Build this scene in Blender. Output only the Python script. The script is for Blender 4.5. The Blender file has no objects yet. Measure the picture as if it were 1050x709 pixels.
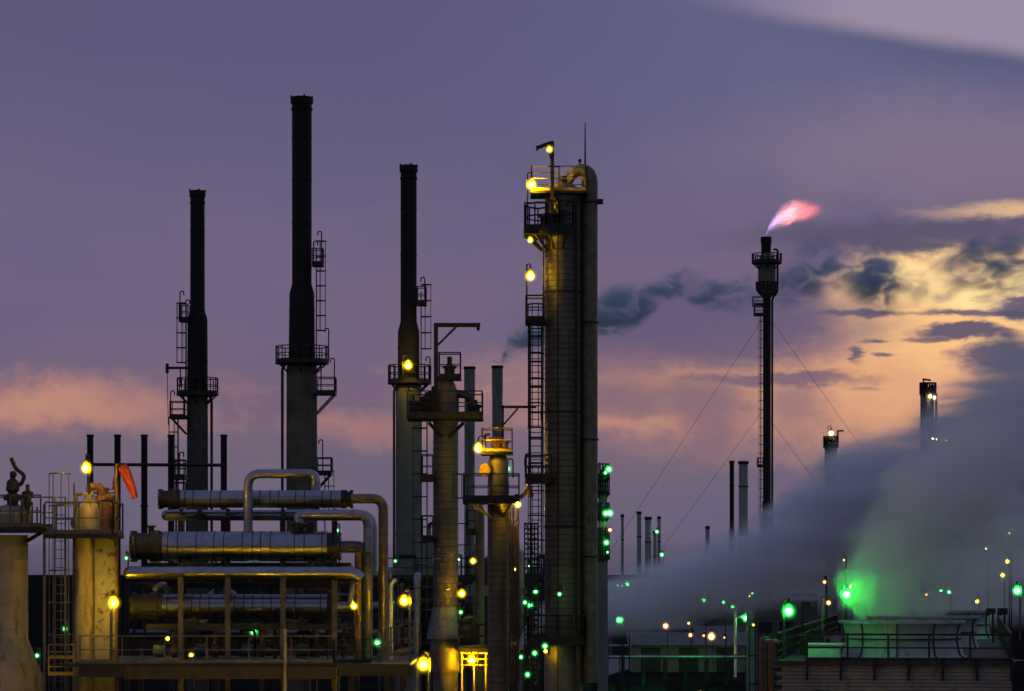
import bpy, math, random
from mathutils import Vector
rnd = random.Random(11)
sc = bpy.context.scene
COL = sc.collection
PI = math.pi
# the camera stands 12 m up and looks level along +Y; px,py,D below are readings from the site survey photo turned
# into real positions: D metres away, real sizes
F, CX, HY, CZ = 2977.0, 525.0, 588.0, 12.0
def X(px, D): return (px - CX) * D / F
def Z(py, D): return CZ + (HY - py) * D / F
def S(D): return D / F
def W(px, py, D): return Vector((X(px, D), D, Z(py, D)))

# ------------------------------------------------------------------ node helpers
class E:
    """tiny expression wrapper over math nodes"""
    def __init__(s, nt, sock): s.nt, s.s = nt, sock
    def _m(s, op, *a, clamp=False):
        n = s.nt.nodes.new('ShaderNodeMath'); n.operation = op; n.use_clamp = clamp
        for i, v in enumerate((s,) + a):
            if isinstance(v, E): s.nt.links.new(v.s, n.inputs[i])
            else: n.inputs[i].default_value = v
        return E(s.nt, n.outputs[0])
    def __add__(s, o): return s._m('ADD', o)
    __radd__ = __add__
    def __sub__(s, o): return s._m('SUBTRACT', o)
    def __rsub__(s, o): return (s * -1.0) + o
    def __mul__(s, o): return s._m('MULTIPLY', o)
    __rmul__ = __mul__
    def __truediv__(s, o): return s._m('DIVIDE', o)
    def pw(s, o): return s._m('POWER', o)
    def mx(s, o): return s._m('MAXIMUM', o)
    def mn(s, o): return s._m('MINIMUM', o)
    def clamp(s): return s._m('ADD', 0.0, clamp=True)
    def sqrt(s): return s._m('SQRT')
    def exp(s): return s._m('EXPONENT')
    def atan2(s, o): return s._m('ARCTAN2', o)
    def step(s, a, b, kind='SMOOTHSTEP', lo=0.0, hi=1.0):
        n = s.nt.nodes.new('ShaderNodeMapRange'); n.interpolation_type = kind; n.clamp = True
        s.nt.links.new(s.s, n.inputs['Value'])
        n.inputs['From Min'].default_value = a; n.inputs['From Max'].default_value = b
        n.inputs['To Min'].default_value = lo; n.inputs['To Max'].default_value = hi
        return E(s.nt, n.outputs['Result'])
def combine(nt, x, y, z):
    n = nt.nodes.new('ShaderNodeCombineXYZ')
    for i, v in enumerate((x, y, z)):
        if isinstance(v, E): nt.links.new(v.s, n.inputs[i])
        else: n.inputs[i].default_value = v
    return E(nt, n.outputs[0])
def separate(nt, sock):
    n = nt.nodes.new('ShaderNodeSeparateXYZ'); nt.links.new(sock, n.inputs[0])
    return [E(nt, o) for o in n.outputs]
def noise(nt, vec, scale, detail=3.0, rough=0.5, dist=0.0):
    n = nt.nodes.new('ShaderNodeTexNoise')
    n.inputs['Scale'].default_value = scale; n.inputs['Detail'].default_value = detail
    n.inputs['Roughness'].default_value = rough; n.inputs['Distortion'].default_value = dist
    if vec is not None: nt.links.new(vec.s if isinstance(vec, E) else vec, n.inputs['Vector'])
    return E(nt, n.outputs['Fac'])
def lin(c):
    return tuple((v/255/12.92) if v/255 <= .04045 else ((v/255+.055)/1.055)**2.4 for v in c) + (1.0,)
def ramp(nt, fac, stops, mode='EASE'):
    n = nt.nodes.new('ShaderNodeValToRGB'); cr = n.color_ramp; cr.interpolation = mode
    while len(cr.elements) < len(stops): cr.elements.new(0.5)
    for e, (p, c) in zip(cr.elements, stops): e.position = p; e.color = c
    nt.links.new(fac.s, n.inputs[0]); return n.outputs[0]
def mix(nt, fac, a, b, mode='MIX'):
    n = nt.nodes.new('ShaderNodeMix'); n.data_type = 'RGBA'; n.blend_type = mode; n.clamp_factor = True
    for i, v in ((0, fac), (6, a), (7, b)):
        if isinstance(v, E): nt.links.new(v.s, n.inputs[i])
        elif hasattr(v, 'is_output'): nt.links.new(v, n.inputs[i])
        else: n.inputs[i].default_value = v
    return n.outputs[2]

# ------------------------------------------------------------------ materials
MATS = {}
def mat(name, col, rough=.6, metal=0.0, var=.35, scale=3.0, stain=None, stain_amt=.5, bump=.0, bscale=40.0, streak=False, rvar=.3):
    if name in MATS: return MATS[name]
    m = bpy.data.materials.new(name); m.use_nodes = True; nt = m.node_tree; nt.nodes.clear()
    out = nt.nodes.new('ShaderNodeOutputMaterial'); p = nt.nodes.new('ShaderNodeBsdfPrincipled')
    nt.links.new(p.outputs[0], out.inputs[0])
    tc = nt.nodes.new('ShaderNodeTexCoord')
    c3 = lambda k: tuple(min(1, v*k) for v in col[:3]) + (1,)
    n1 = noise(nt, tc.outputs['Object'], scale, 5, .6)
    c = mix(nt, n1.step(.25, .75), c3(1-var), c3(1+var))
    if stain:
        x, y, z = separate(nt, tc.outputs['Object'])
        k = .18 if streak else 1.0
        n2 = noise(nt, combine(nt, x, y, z*k), scale*2.2, 6, .65, .4)
        c = mix(nt, n2.step(.52, .66) * stain_amt, c, tuple(stain) + (1,))
    nt.links.new(c, p.inputs['Base Color'])
    p.inputs['Metallic'].default_value = metal
    r = noise(nt, tc.outputs['Object'], scale*4, 3) * rvar + (rough - rvar/2)
    nt.links.new(r.clamp().s, p.inputs['Roughness'])
    if bump:
        b = nt.nodes.new('ShaderNodeBump'); b.inputs['Strength'].default_value = bump; b.inputs['Distance'].default_value = .02
        nt.links.new(noise(nt, tc.outputs['Object'], bscale, 4).s, b.inputs['Height']); nt.links.new(b.outputs[0], p.inputs['Normal'])
    MATS[name] = m; return m
FARSTK = mat('haze paled distant stack paint', (.36, .40, .34), .8, 0, var=.2, scale=.4, stain=(.15, .15, .12), streak=True)  # distance haze is put into this paler base colour
STEEL = mat('dark painted steel', (.02, .018, .017), .6, .2, stain=(.035, .02, .01), stain_amt=.5)
SOOT = mat('sooty stack steel', (.011, .0095, .0095), .85, 0, stain=(.007, .007, .007), streak=True)
RAIL = mat('galvanised rail steel', (.10, .10, .095), .5, .3)
DARKRAIL = mat('dark rail steel', (.022, .021, .02), .6, .2)
BEIGE = mat('weathered cream paint', (.30, .26, .19), .65, 0, var=.18, scale=1.2, stain=(.09, .055, .03), stain_amt=.75, streak=True, bump=.15)
STAINED = mat('peeling grey paint', (.25, .24, .21), .7, 0, var=.2, scale=1.6, stain=(.03, .022, .016), stain_amt=.9, bump=.2)
PALE = mat('pale stack paint', (.16, .175, .135), .7, 0, var=.15, scale=.8, stain=(.09, .08, .055), stain_amt=.5, streak=True, bump=.1)
GREYSTK = mat('grey green stack paint', (.17, .20, .17), .7, 0, var=.2, scale=.7, stain=(.07, .07, .06), streak=True)
JACKET = mat('insulation jacket', (.16, .13, .085), .5, .35, var=.25, scale=.9, stain=(.06, .045, .03), stain_amt=.6, streak=True, bump=.15)
ALU = mat('aluminium cladding', (.33, .33, .36), .3, 1.0, rvar=.06, var=.16, scale=1.4, stain=(.18, .15, .12), stain_amt=.4)
ALUPIPE = mat('aluminium pipe cladding', (.34, .34, .37), .3, 1.0, rvar=.06, var=.15, scale=2, stain=(.16, .14, .11), stain_amt=.4)
RUSTY = mat('rusty brown steel', (.13, .065, .035), .75, 0, stain=(.05, .025, .015), stain_amt=.7, bump=.2)
ORANGE = mat('orange windsock cloth', (.75, .09, .03), .8, 0, var=.15)
WHITE = mat('white painted metal', (.6, .6, .55), .5, 0, var=.12, stain=(.25, .2, .12), stain_amt=.5)
SIDING = mat('fibre cement siding', (.27, .24, .19), .75, 0, var=.2, scale=1.2, stain=(.08, .07, .05), stain_amt=.6, streak=True)
FRP = mat('fan stack fibreglass', (.36, .40, .36), .55, 0, var=.2, scale=1.0, stain=(.07, .06, .05), streak=True)
WOOD = mat('weathered deck timber', (.055, .047, .038), .8, 0, var=.3)
CONC = mat('stained concrete', (.22, .21, .2), .8, 0, var=.25, stain=(.08, .08, .07))
ROOF = mat('corrugated roof metal', (.12, .13, .13), .7, .1, var=.2, scale=.5, stain=(.1, .08, .06))
WALLM = mat('shed wall metal', (.14, .14, .13), .6, .2, var=.2)
TANK = mat('storage tank paint', (.2, .2, .19), .6, 0, var=.15, scale=.3)
BLACKM = mat('black coated fitting', (.02, .02, .02), .6, 0)
YELM = mat('lamplit yellow paint', (.55, .36, .03), .55, 0, var=.2, stain=(.2, .12, .02))  # yellow lamplight is put into the colour of rails, hatch and valves

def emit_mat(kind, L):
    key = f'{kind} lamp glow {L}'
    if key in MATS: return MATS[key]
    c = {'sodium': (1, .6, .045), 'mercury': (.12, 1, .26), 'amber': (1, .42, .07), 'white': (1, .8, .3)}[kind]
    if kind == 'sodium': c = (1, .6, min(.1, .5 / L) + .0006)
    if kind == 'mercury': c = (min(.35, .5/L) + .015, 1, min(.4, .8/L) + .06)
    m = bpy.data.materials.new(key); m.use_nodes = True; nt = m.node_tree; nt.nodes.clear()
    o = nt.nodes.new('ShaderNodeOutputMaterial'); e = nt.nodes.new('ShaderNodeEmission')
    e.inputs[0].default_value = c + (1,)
    lw = nt.nodes.new('ShaderNodeLayerWeight'); lw.inputs[0].default_value = .5      # glare halo painted round the lamp: hot core fading clear at the rim
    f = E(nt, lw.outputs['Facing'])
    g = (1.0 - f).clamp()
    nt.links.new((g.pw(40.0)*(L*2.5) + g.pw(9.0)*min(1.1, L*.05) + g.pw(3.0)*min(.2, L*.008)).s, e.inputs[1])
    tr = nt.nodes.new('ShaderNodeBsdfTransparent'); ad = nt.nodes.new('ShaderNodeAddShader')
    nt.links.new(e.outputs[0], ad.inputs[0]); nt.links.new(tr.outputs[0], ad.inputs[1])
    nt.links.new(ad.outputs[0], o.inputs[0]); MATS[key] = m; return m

# ------------------------------------------------------------------ mesh builder
class MB:
    def __init__(s): s.v, s.f = [], []
    def _add(s, vs, fs):
        b = len(s.v); s.v += [Vector(v) for v in vs]; s.f += [tuple(i+b for i in f) for f in fs]; return s
    def box(s, c, size, rz=0.0):
        hx, hy, hz = (d/2 for d in size); co, si = math.cos(rz), math.sin(rz)
        vs = []
        for dz in (-hz, hz):
            for dx, dy in ((-hx, -hy), (hx, -hy), (hx, hy), (-hx, hy)):
                vs.append((c[0]+dx*co-dy*si, c[1]+dx*si+dy*co, c[2]+dz))
        return s._add(vs, [(3,2,1,0),(4,5,6,7),(0,1,5,4),(1,2,6,5),(2,3,7,6),(3,0,4,7)])
    def bar(s, a, b, w, h=None):
        a, b = Vector(a), Vector(b); h = h or w; d = (b-a)
        if d.length < 1e-6: return s
        d.normalize(); up = Vector((0,0,1)) if abs(d.z) < .99 else Vector((0,1,0))
        r = d.cross(up).normalized(); u = r.cross(d).normalized()
        vs = [p + r*(sx*w/2) + u*(sy*h/2) for p in (a, b) for sx, sy in ((-1,-1),(1,-1),(1,1),(-1,1))]
        return s._add(vs, [(3,2,1,0),(4,5,6,7),(0,1,5,4),(1,2,6,5),(2,3,7,6),(3,0,4,7)])
    def tube(s, path, r, n=14, bend=0.0, caps=True, taper=None):
        P = [Vector(p) for p in path]
        if bend and len(P) > 2:
            Q = [P[0]]
            for i in range(1, len(P)-1):
                a = (P[i-1]-P[i]); b = (P[i+1]-P[i]); R = min(bend, a.length*.48, b.length*.48)
                a = P[i] + a.normalized()*R; b = P[i] + b.normalized()*R
                for k in range(9):
                    t = k/8; Q.append(a*(1-t)**2*1 + P[i]*2*t*(1-t) + b*t*t)
            Q.append(P[-1]); P = Q
        t0 = (P[1]-P[0]).normalized(); ref = Vector((0,0,1)) if abs(t0.z) < .9 else Vector((0,1,0))
        r0 = t0.cross(ref).normalized(); vs, fs = [], []
        for i, p in enumerate(P):
            t = ((P[min(i+1, len(P)-1)]-P[i]).normalized() + (P[i]-P[max(i-1, 0)]).normalized())
            t = t.normalized() if t.length > 1e-6 else t0
            r0 = (r0 - t*r0.dot(t)).normalized(); u = t.cross(r0)
            rr = taper[i] if taper else r
            vs += [p + r0*(rr*math.cos(2*PI*k/n)) + u*(rr*math.sin(2*PI*k/n)) for k in range(n)]
        for i in range(len(P)-1):
            fs += [(i*n+k, i*n+(k+1)%n, (i+1)*n+(k+1)%n, (i+1)*n+k) for k in range(n)]
        if caps: fs += [tuple(range(n-1, -1, -1)), tuple((len(P)-1)*n+k for k in range(n))]
        return s._add(vs, fs)
    def cyl(s, a, b, r0, r1=None, n=24):
        return s.tube([a, b], r0, n, taper=[r0, r0 if r1 is None else r1])
    def lathe(s, cx, cy, prof, n=36, caps=True):
        vs, fs = [], []
        for r, z in prof: vs += [(cx+r*math.cos(2*PI*k/n), cy+r*math.sin(2*PI*k/n), z) for k in range(n)]
        for i in range(len(prof)-1):
            fs += [(i*n+k, i*n+(k+1)%n, (i+1)*n+(k+1)%n, (i+1)*n+k) for k in range(n)]
        if caps: fs += [tuple(range(n-1, -1, -1)), tuple((len(prof)-1)*n+k for k in range(n))]
        return s._add(vs, fs)
    def hlathe(s, y, z, prof, n=36):
        """profile of (x, r) turned round a horizontal axis along X"""
        vs, fs = [], []
        for x, r in prof: vs += [(x, y+r*math.cos(2*PI*k/n), z+r*math.sin(2*PI*k/n)) for k in range(n)]
        for i in range(len(prof)-1):
            fs += [(i*n+k, i*n+(k+1)%n, (i+1)*n+(k+1)%n, (i+1)*n+k) for k in range(n)]
        fs += [tuple(range(n-1, -1, -1)), tuple((len(prof)-1)*n+k for k in range(n))]
        return s._add(vs, fs)
    def sphere(s, c, r, n=14, sz=1.0):
        m = n//2; prof = [(max(1e-3, r*math.sin(PI*i/m)), c[2]-r*sz*math.cos(PI*i/m)) for i in range(m+1)]
        return s.lathe(c[0], c[1], prof, n)
    def sector(s, cx, cy, z0, z1, ri, ro, a0, a1, n=40):
        k = max(3, int(n*abs(a1-a0)/(2*PI))); vs, fs = [], []
        for i in range(k+1):
            a = a0+(a1-a0)*i/k; c, d = math.cos(a), math.sin(a)
            vs += [(cx+ri*c, cy+ri*d, z0), (cx+ro*c, cy+ro*d, z0), (cx+ro*c, cy+ro*d, z1), (cx+ri*c, cy+ri*d, z1)]
        for i in range(k):
            b = i*4
            for j in range(4): fs.append((b+j, b+(j+1)%4, b+4+(j+1)%4, b+4+j))
        fs += [(0,1,2,3), (k*4+3, k*4+2, k*4+1, k*4)]
        return s._add(vs, fs)
    def rail(s, pts, h=1.07, t=.05, gap=1.3, toe=True, mids=1, closed=False):
        P = [Vector(p) for p in pts]
        if closed: P.append(P[0])
        for a, b in zip(P, P[1:]):
            L = (b-a).length; k = max(1, round(L/gap)); up = Vector((0,0,h))
            s.bar(a+up, b+up, t); 
            for m in range(mids):
                q = Vector((0,0,h*(m+1)/(mids+1))); s.bar(a+q, b+q, t*.8)
            if toe: s.bar(a+Vector((0,0,.07)), b+Vector((0,0,.07)), t*.5, .13)
            for i in range(k+1):
                p = a+(b-a)*i/k; s.bar(p, p+up, t)
        return s
    def ladder(s, x, y, z0, z1, w=.45, out=(0,-1), cage=True, t=.05, rung=.32):
        ox, oy = out; tx, ty = -oy, ox
        L = Vector((x+tx*w/2, y+ty*w/2, 0)); Rr = Vector((x-tx*w/2, y-ty*w/2, 0)); up = lambda p, z: Vector((p.x, p.y, z))
        s.bar(up(L, z0), up(L, z1), t); s.bar(up(Rr, z0), up(Rr, z1), t)
        z = z0+.2
        while z < z1: s.bar(up(L, z), up(Rr, z), t*.6); z += rung
        if cage:
            z = z0+2.2; hoops = []
            while z < z1+.9:
                pts = [Vector((x + tx*math.cos(a)*.36 + ox*math.sin(a)*.72, y + ty*math.cos(a)*.36 + oy*math.sin(a)*.72, z)) for a in [PI*i/8 for i in range(9)]]
                for a, b in zip(pts, pts[1:]): s.bar(a, b, t*.6, t)
                hoops.append(pts); z += 1.1
            for i in (1, 3, 5, 7):
                if len(hoops) > 1: s.bar(hoops[0][i], hoops[-1][i], t*.6)
        return s
    def clusters(s, pad=.04):
        """groups of touching pieces, so that each separate piece becomes a part of its own"""
        par = list(range(len(s.v)))
        def find(i):
            while par[i] != i: par[i] = par[par[i]]; i = par[i]
            return i
        for f in s.f:
            r0 = find(f[0])
            for i in f[1:]: par[find(i)] = r0
        box = {}
        for i, v in enumerate(s.v):
            b = box.setdefault(find(i), [v.copy(), v.copy()])
            for k in range(3): b[0][k] = min(b[0][k], v[k]); b[1][k] = max(b[1][k], v[k])
        ks = list(box); cp = {k: k for k in ks}
        def cf(k):
            while cp[k] != k: k = cp[k]
            return k
        if len(ks) <= 400:
            for i, p in enumerate(ks):
                for q in ks[i+1:]:
                    if all(box[p][0][k]-pad <= box[q][1][k] and box[q][0][k]-pad <= box[p][1][k] for k in range(3)): cp[cf(q)] = cf(p)
        else: return [s]
        out = {}
        for f in s.f: out.setdefault(cf(find(f[0])), []).append(f)
        if not 1 < len(out) <= 10: return [s]
        res = []
        for fs in out.values():
            m = MB(); idx = {}
            for f in fs:
                for i in f:
                    if i not in idx: idx[i] = len(m.v); m.v.append(s.v[i])
                m.f.append(tuple(idx[i] for i in f))
            res.append(m)
        return res
    def build(s, name, m, parent=None, loc=None):
        if parent is not None:
            cl = s.clusters()
            if len(cl) > 1: return [c._build(name, m, parent) for c in cl][0]
        return s._build(name, m, parent, loc)
    def _build(s, name, m, parent=None, loc=None):
        me = bpy.data.meshes.new(name); o = bpy.data.objects.new(name, me); COL.objects.link(o)
        org = Vector((0,0,0))
        if parent is not None:
            o.parent = parent; org = ORG[parent.name]
        elif loc is not None:
            org = Vector(loc); o.location = org
        ORG[o.name] = org
        me.from_pydata([v-org for v in s.v], [], s.f)
        me.polygons.foreach_set('use_smooth', [True]*len(me.polygons)); me.set_sharp_from_angle(angle=math.radians(32))
        me.materials.append(m); me.update(); return o
ORG = {}
def tag(o, label=None, cat=None, group=None, kind=None):
    for k, v in (('label', label), ('category', cat), ('group', group), ('kind', kind)):
        if v: o[k] = v
    return o
def thing(name, label, cat, px, D, z=0.0, group=None):
    o = bpy.data.objects.new(name, None); COL.objects.link(o); o.empty_display_size = .3
    o.location = (X(px, D), D, z); ORG[o.name] = Vector(o.location)
    return tag(o, label, cat, group)

# ------------------------------------------------------------------ recurring assemblies
def ring_platform(root, cx, cy, z, ri, ro, a0=0, a1=2*PI, t=.06, h=1.07, m=DARKRAIL, thick=.22):
    p = MB().sector(cx, cy, z-thick, z, ri*.98, ro, a0, a1).build('platform', STEEL, root)
    k = max(4, int(16*abs(a1-a0)/(2*PI))); full = abs(a1-a0) > 6.2
    pts = [(cx+(ro-.05)*math.cos(a0+(a1-a0)*i/k), cy+(ro-.05)*math.sin(a0+(a1-a0)*i/k), z) for i in range(k+1)]
    b = MB()
    if not full:
        pts = [(cx+ri*math.cos(a0), cy+ri*math.sin(a0), z)] + pts + [(cx+ri*math.cos(a1), cy+ri*math.sin(a1), z)]
    b.rail(pts, h, t, 1.2); b.build('railing', m, p)
    g = MB()
    for i in range(6):
        a = a0+(a1-a0)*(i+.5)/6; c, d = math.cos(a), math.sin(a)
        g.bar((cx+(ro-.1)*c, cy+(ro-.1)*d, z-thick), (cx+ri*c, cy+ri*d, z-thick-(ro-ri)*.8), t*1.3)
    g.build('bracket', STEEL, p); return p
def box_platform(root, x0, x1, y0, y1, z, sides='FLRB', t=.06, h=1.07, m=DARKRAIL, thick=.2, brace=0, mids=1):
    p = MB().box(((x0+x1)/2, (y0+y1)/2, z-thick/2), (x1-x0, y1-y0, thick)).build('platform', STEEL, root)
    b = MB(); e = .04
    c = {'F': ((x0+e, y0+e, z), (x1-e, y0+e, z)), 'B': ((x0+e, y1-e, z), (x1-e, y1-e, z)), 'L': ((x0+e, y0+e, z), (x0+e, y1-e, z)), 'R': ((x1-e, y0+e, z), (x1-e, y1-e, z))}
    for q in sides: b.rail(c[q], h, t, 1.1, mids=mids)
    b.build('railing', m, p)
    if brace:
        g = MB(); d = abs(x1-x0)
        for yy in (y0+.15, y1-.15):
            if brace > 0: g.bar((x1-.15, yy, z-thick), (x0, yy, z-thick-d*.95), t*1.4)
            else: g.bar((x0+.15, yy, z-thick), (x1, yy, z-thick-d*.95), t*1.4)
        g.build('bracket', STEEL, p)
    return p
def straps(o, prof, n, m=None):
    """the narrow raised rings of a turned shell are dark strapping"""
    o.data.materials.append(m or mat('dark insulation strap', (.085, .07, .05), .6, .3))
    for i, (a, c) in enumerate(zip(prof, prof[1:])):
        if abs(a[1]-c[1]) < .06:
            for k in range(n): o.data.polygons[i*n+k].material_index = 1
def gooseneck(mb, x, y, z0, z1, r=.045, side=1):
    mb.tube([(x, y, z0), (x, y, z1), (x+side*.28, y, z1), (x+side*.28, y, z1-.3)], r, 6, bend=.14)
LAMPS = 0
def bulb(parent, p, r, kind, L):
    return MB().sphere(p, r*1.75, 32).build('bulb', emit_mat(kind, L), parent)  # sphere larger than the bulb, to carry its painted halo
def tower_lamp(root, px, py, D, rpx, kind='sodium', L=60, arm=None, down=True):
    """a luminaire bolted to a structure: conduit arm and shade, bulb as its sub-part. arm = (px,py) where the arm starts"""
    p = W(px, py, D); r = rpx*S(D); b = MB()
    b.lathe(p.x, p.y, [(r*.3, p.z+r*1.7), (r*.4, p.z+r*1.3), (r*.75, p.z+r*1.02), (r*.8, p.z+r*.92)], 16)
    if arm:
        q = W(arm[0], arm[1], D); top = p.z+r*1.7
        b.tube([q, (q.x, q.y, top+.22), (p.x, p.y, top+.22), (p.x, p.y, top-.05)], .035, 6, bend=.15)
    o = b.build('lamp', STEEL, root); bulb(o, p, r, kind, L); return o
def lamp_post(px, py, D, rpx, kind, L, label, post_px=None, group=None, z0=0.0, pole_r=.06, mat_=None):
    """free standing luminaire on a pole: pole, lamp head and bulb"""
    post_px = px-5 if post_px is None else post_px
    root = thing('lamp_post', label, 'lamp', post_px, D, z0, group)
    p = W(px, py, D); r = rpx*S(D); xp = X(post_px, D); b = MB()
    top = p.z+r*1.6+.12
    m = mat_ or RAIL
    MB().tube([(xp, D, z0), (xp, D, top), (p.x, D, top)], pole_r, 8, bend=.3).build('pole', m, root)
    MB().lathe(p.x, D, [(r*.25, top+.05), (r*.35, p.z+r*1.35), (r*.75, p.z+r*1.02), (r*.8, p.z+r*.92)], 16).build('lamp_head', STEEL, root)
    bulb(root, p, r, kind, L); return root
def smokestack(name, label, cat, px, D, prof, m, group=None, top_ring=True, cap=None):
    """prof: list of (half width px, py) from the ground up"""
    root = thing(name, label, cat, px, D, 0, group); s = S(D)
    x = X(px, D); P = [(w*s, Z(py, D)) for w, py in prof]; P.insert(0, (P[0][0], 0.0))
    return root, x, s, P
# ------------------------------------------------------------------ camera and render settings
cam = bpy.data.cameras.new('camera'); camo = bpy.data.objects.new('camera', cam); COL.objects.link(camo)
camo.location = (0, 0, CZ); camo.rotation_euler = (PI/2, 0, 0)
cam.sensor_fit = 'HORIZONTAL'; cam.sensor_width = 36; cam.lens = F/1050*36
cam.shift_y = (HY-354.5)/1050; cam.clip_start = 1; cam.clip_end = 30000
sc.camera = camo
sc.view_settings.view_transform = 'Standard'; sc.view_settings.look = 'None'
sc.view_settings.exposure = 0; sc.view_settings.gamma = 1; sc.view_settings.use_curve_mapping = False
cy = sc.cycles
cy.use_denoising = True; cy.max_bounces = 6; cy.diffuse_bounces = 2; cy.glossy_bounces = 3; cy.volume_bounces = 8; cy.transparent_max_bounces = 8
cy.sample_clamp_indirect = 2.5; cy.sample_clamp_direct = 0; cy.use_light_tree = True; cy.volume_step_rate = 1.0; cy.volume_max_steps = 256
cy.caustics_reflective = False; cy.caustics_refractive = False

# ------------------------------------------------------------------ sky: a dusk cloud deck in azimuth / elevation over a dim Nishita dome
world = bpy.data.worlds.new('World'); sc.world = world; world.use_nodes = True
nt = world.node_tree; nt.nodes.clear()
wo = nt.nodes.new('ShaderNodeOutputWorld'); bg = nt.nodes.new('ShaderNodeBackground'); nt.links.new(bg.outputs[0], wo.inputs[0])
tc = nt.nodes.new('ShaderNodeTexCoord')
dx, dy, dz = separate(nt, tc.outputs['Generated'])
az = dx.atan2(dy)
U = az * F + CX             # azimuth, 2977 units to the radian
V = dz * (-F) + HY          # elevation, growing downwards
vec = lambda su, sv, ou=0.0, ov=0.0: combine(nt, U*su+ou, V*sv+ov, 0.37)
# domain warp
w1 = noise(nt, vec(1/150, 1/90), 1.0, 4, .55) - .5
w2 = noise(nt, vec(1/150, 1/90, 31.0, 9.0), 1.0, 4, .55) - .5
w3 = noise(nt, vec(1/46, 1/30, 5.0, 3.0), 1.0, 4, .6) - .5
w4 = noise(nt, vec(1/46, 1/30, 15.0, 43.0), 1.0, 4, .6) - .5
w5 = noise(nt, vec(1/15, 1/11, 25.0, 3.0), 1.0, 4, .65) - .5
Uw = U + w1*150 + w3*60 + w5*20
Vw = V + w2*60 + w4*38 + w5*17
w6 = noise(nt, vec(1/26, 1/9, 55.0, 13.0), 1.0, 5, .62) - .5
w7 = noise(nt, vec(1/26, 1/9, 75.0, 33.0), 1.0, 5, .62) - .5
def blob(cx, cy_, rx, ry, soft=.5, warp=1.0, fine=0.0):
    a = ((U*(1-warp) + Uw*warp) + w6*(fine*2.4) - cx) / rx; b = ((V*(1-warp) + Vw*warp) + w7*fine - cy_) / ry
    d = (a*a + b*b).sqrt()
    return d.step(1+soft, 1-soft)
g = V.step(-3000, 640, 'LINEAR')
def at(y): return (y+3000)/3640
base = ramp(nt, g, [(0, lin((50,58,92))), (at(-800), lin((70,75,110))), (at(-150), lin((82,79,111))), (at(60), lin((90,84,117))), (at(220), lin((103,92,123))),
                    (at(330), lin((108,93,123))), (at(410), lin((116,95,117))), (at(455), lin((112,95,115))), (at(490), lin((107,95,115))), (at(545), lin((103,92,116))),
                    (at(566), lin((96,87,108))), (at(590), lin((70,66,88))), (1.0, lin((20,18,22)))], 'LINEAR')
# broad mottling of the deck
n1 = noise(nt, vec(1/420, 1/170, 2.0, 7.0), 1.0, 5, .55, .3)
base = mix(nt, n1.step(.35, .7)*.30, base, lin((82,82,120)))
n2 = noise(nt, vec(1/300, 1/60, 12.0, 1.0), 1.0, 4, .5, .2)
base = mix(nt, n2.step(.5, .72)*V.step(120, 330)*.30, base, lin((128,100,118)))
# blue-grey towards the upper right
base = mix(nt, U.step(350, 900)*V.step(260, 60)*.55, base, lin((100,102,138)))
base = mix(nt, blob(1000, 160, 260, 52, .7)*.55, base, lin((132,112,130)))
# bright veil above the slanting edge of the deck
edge = V - (U-700)*.17 - (w2*16) + 0.0
veil = edge.step(26, 2) * U.step(660, 900)
base = mix(nt, (edge.step(60, 20))*(edge.step(-5, 25))*U.step(700, 1000)*.5, base, lin((78,80,112)))
base = mix(nt, veil*.85, base, lin((152,136,160)))
# pink glowing band low down across the sky
nb = noise(nt, vec(1/110, 1/42, 3.0, 8.0), 1.0, 5, .6, .4)
band = V.step(360, 415)*V.step(466, 434)
base = mix(nt, band*nb.step(.5, .72)*U.step(250, 700, 'SMOOTHSTEP', .22, .85), base, lin((190,132,112)))
base = mix(nt, blob(70, 418, 95, 22, .8)*.7, base, lin((196,138,112)))
base = mix(nt, blob(380, 436, 60, 16, .8)*.5, base, lin((176,122,112)))
# sunset glow on the right
base = mix(nt, blob(900, 404, 330, 50, .7)*.85, base, lin((186,132,112)))
base = mix(nt, blob(985, 385, 210, 60, .7)*.8, base, lin((222,164,126)))
base = mix(nt, blob(1010, 320, 165, 62, .35)*.95, base, lin((242,186,130)))
base = mix(nt, blob(985, 300, 110, 30, .5)*.9, base, lin((255,216,154)))
base = mix(nt, blob(1052, 223, 74, 8, .9, .3, 14)*.75, base, lin((232,184,138)))
base = mix(nt, blob(760, 388, 130, 9, .7, .6)*.8, base, lin((214,152,112)))
base = mix(nt, blob(660, 434, 110, 10, .7, .7)*.5, base, lin((196,138,116)))
# dark clouds in front of the glow
dark = lin((84,78,106))
base = mix(nt, blob(935, 247, 165, 17, .5, .5, 14)*.95, base, lin((88,80,104)))
base = mix(nt, blob(720, 340, 165, 38, .5, .6, 14)*.9, base, lin((96,84,114)))
base = mix(nt, blob(790, 390, 95, 7, .5, .45, 14)*.85, base, lin((104,90,112)))
base = mix(nt, blob(720, 425, 42, 34, .7, .8)*.7, base, lin((104,88,112)))
base = mix(nt, blob(815, 412, 34, 26, .7, .8)*.6, base, lin((110,90,112)))
base = mix(nt, blob(640, 400, 60, 22, .7, .8)*.6, base, lin((102,86,112)))
base = mix(nt, blob(880, 326, 42, 3.2, .5, .25, 8)*.9, base, dark)
base = mix(nt, blob(995, 327, 60, 3.0, .5, .25, 8)*.9, base, dark)
base = mix(nt, blob(1040, 321, 34, 12, .35, .3, 17)*.95, base, dark)
base = mix(nt, blob(985, 346, 52, 8, .35, .3, 17)*.95, base, dark)
base = mix(nt, blob(950, 353, 26, 3, .5, .3, 8)*.8, base, dark)
base = mix(nt, blob(1020, 372, 48, 15, .35, .3, 17)*.95, base, lin((92,84,108)))
base = mix(nt, blob(876, 367, 9, 7, .6, .3, 17)*.85, base, dark)
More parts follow.
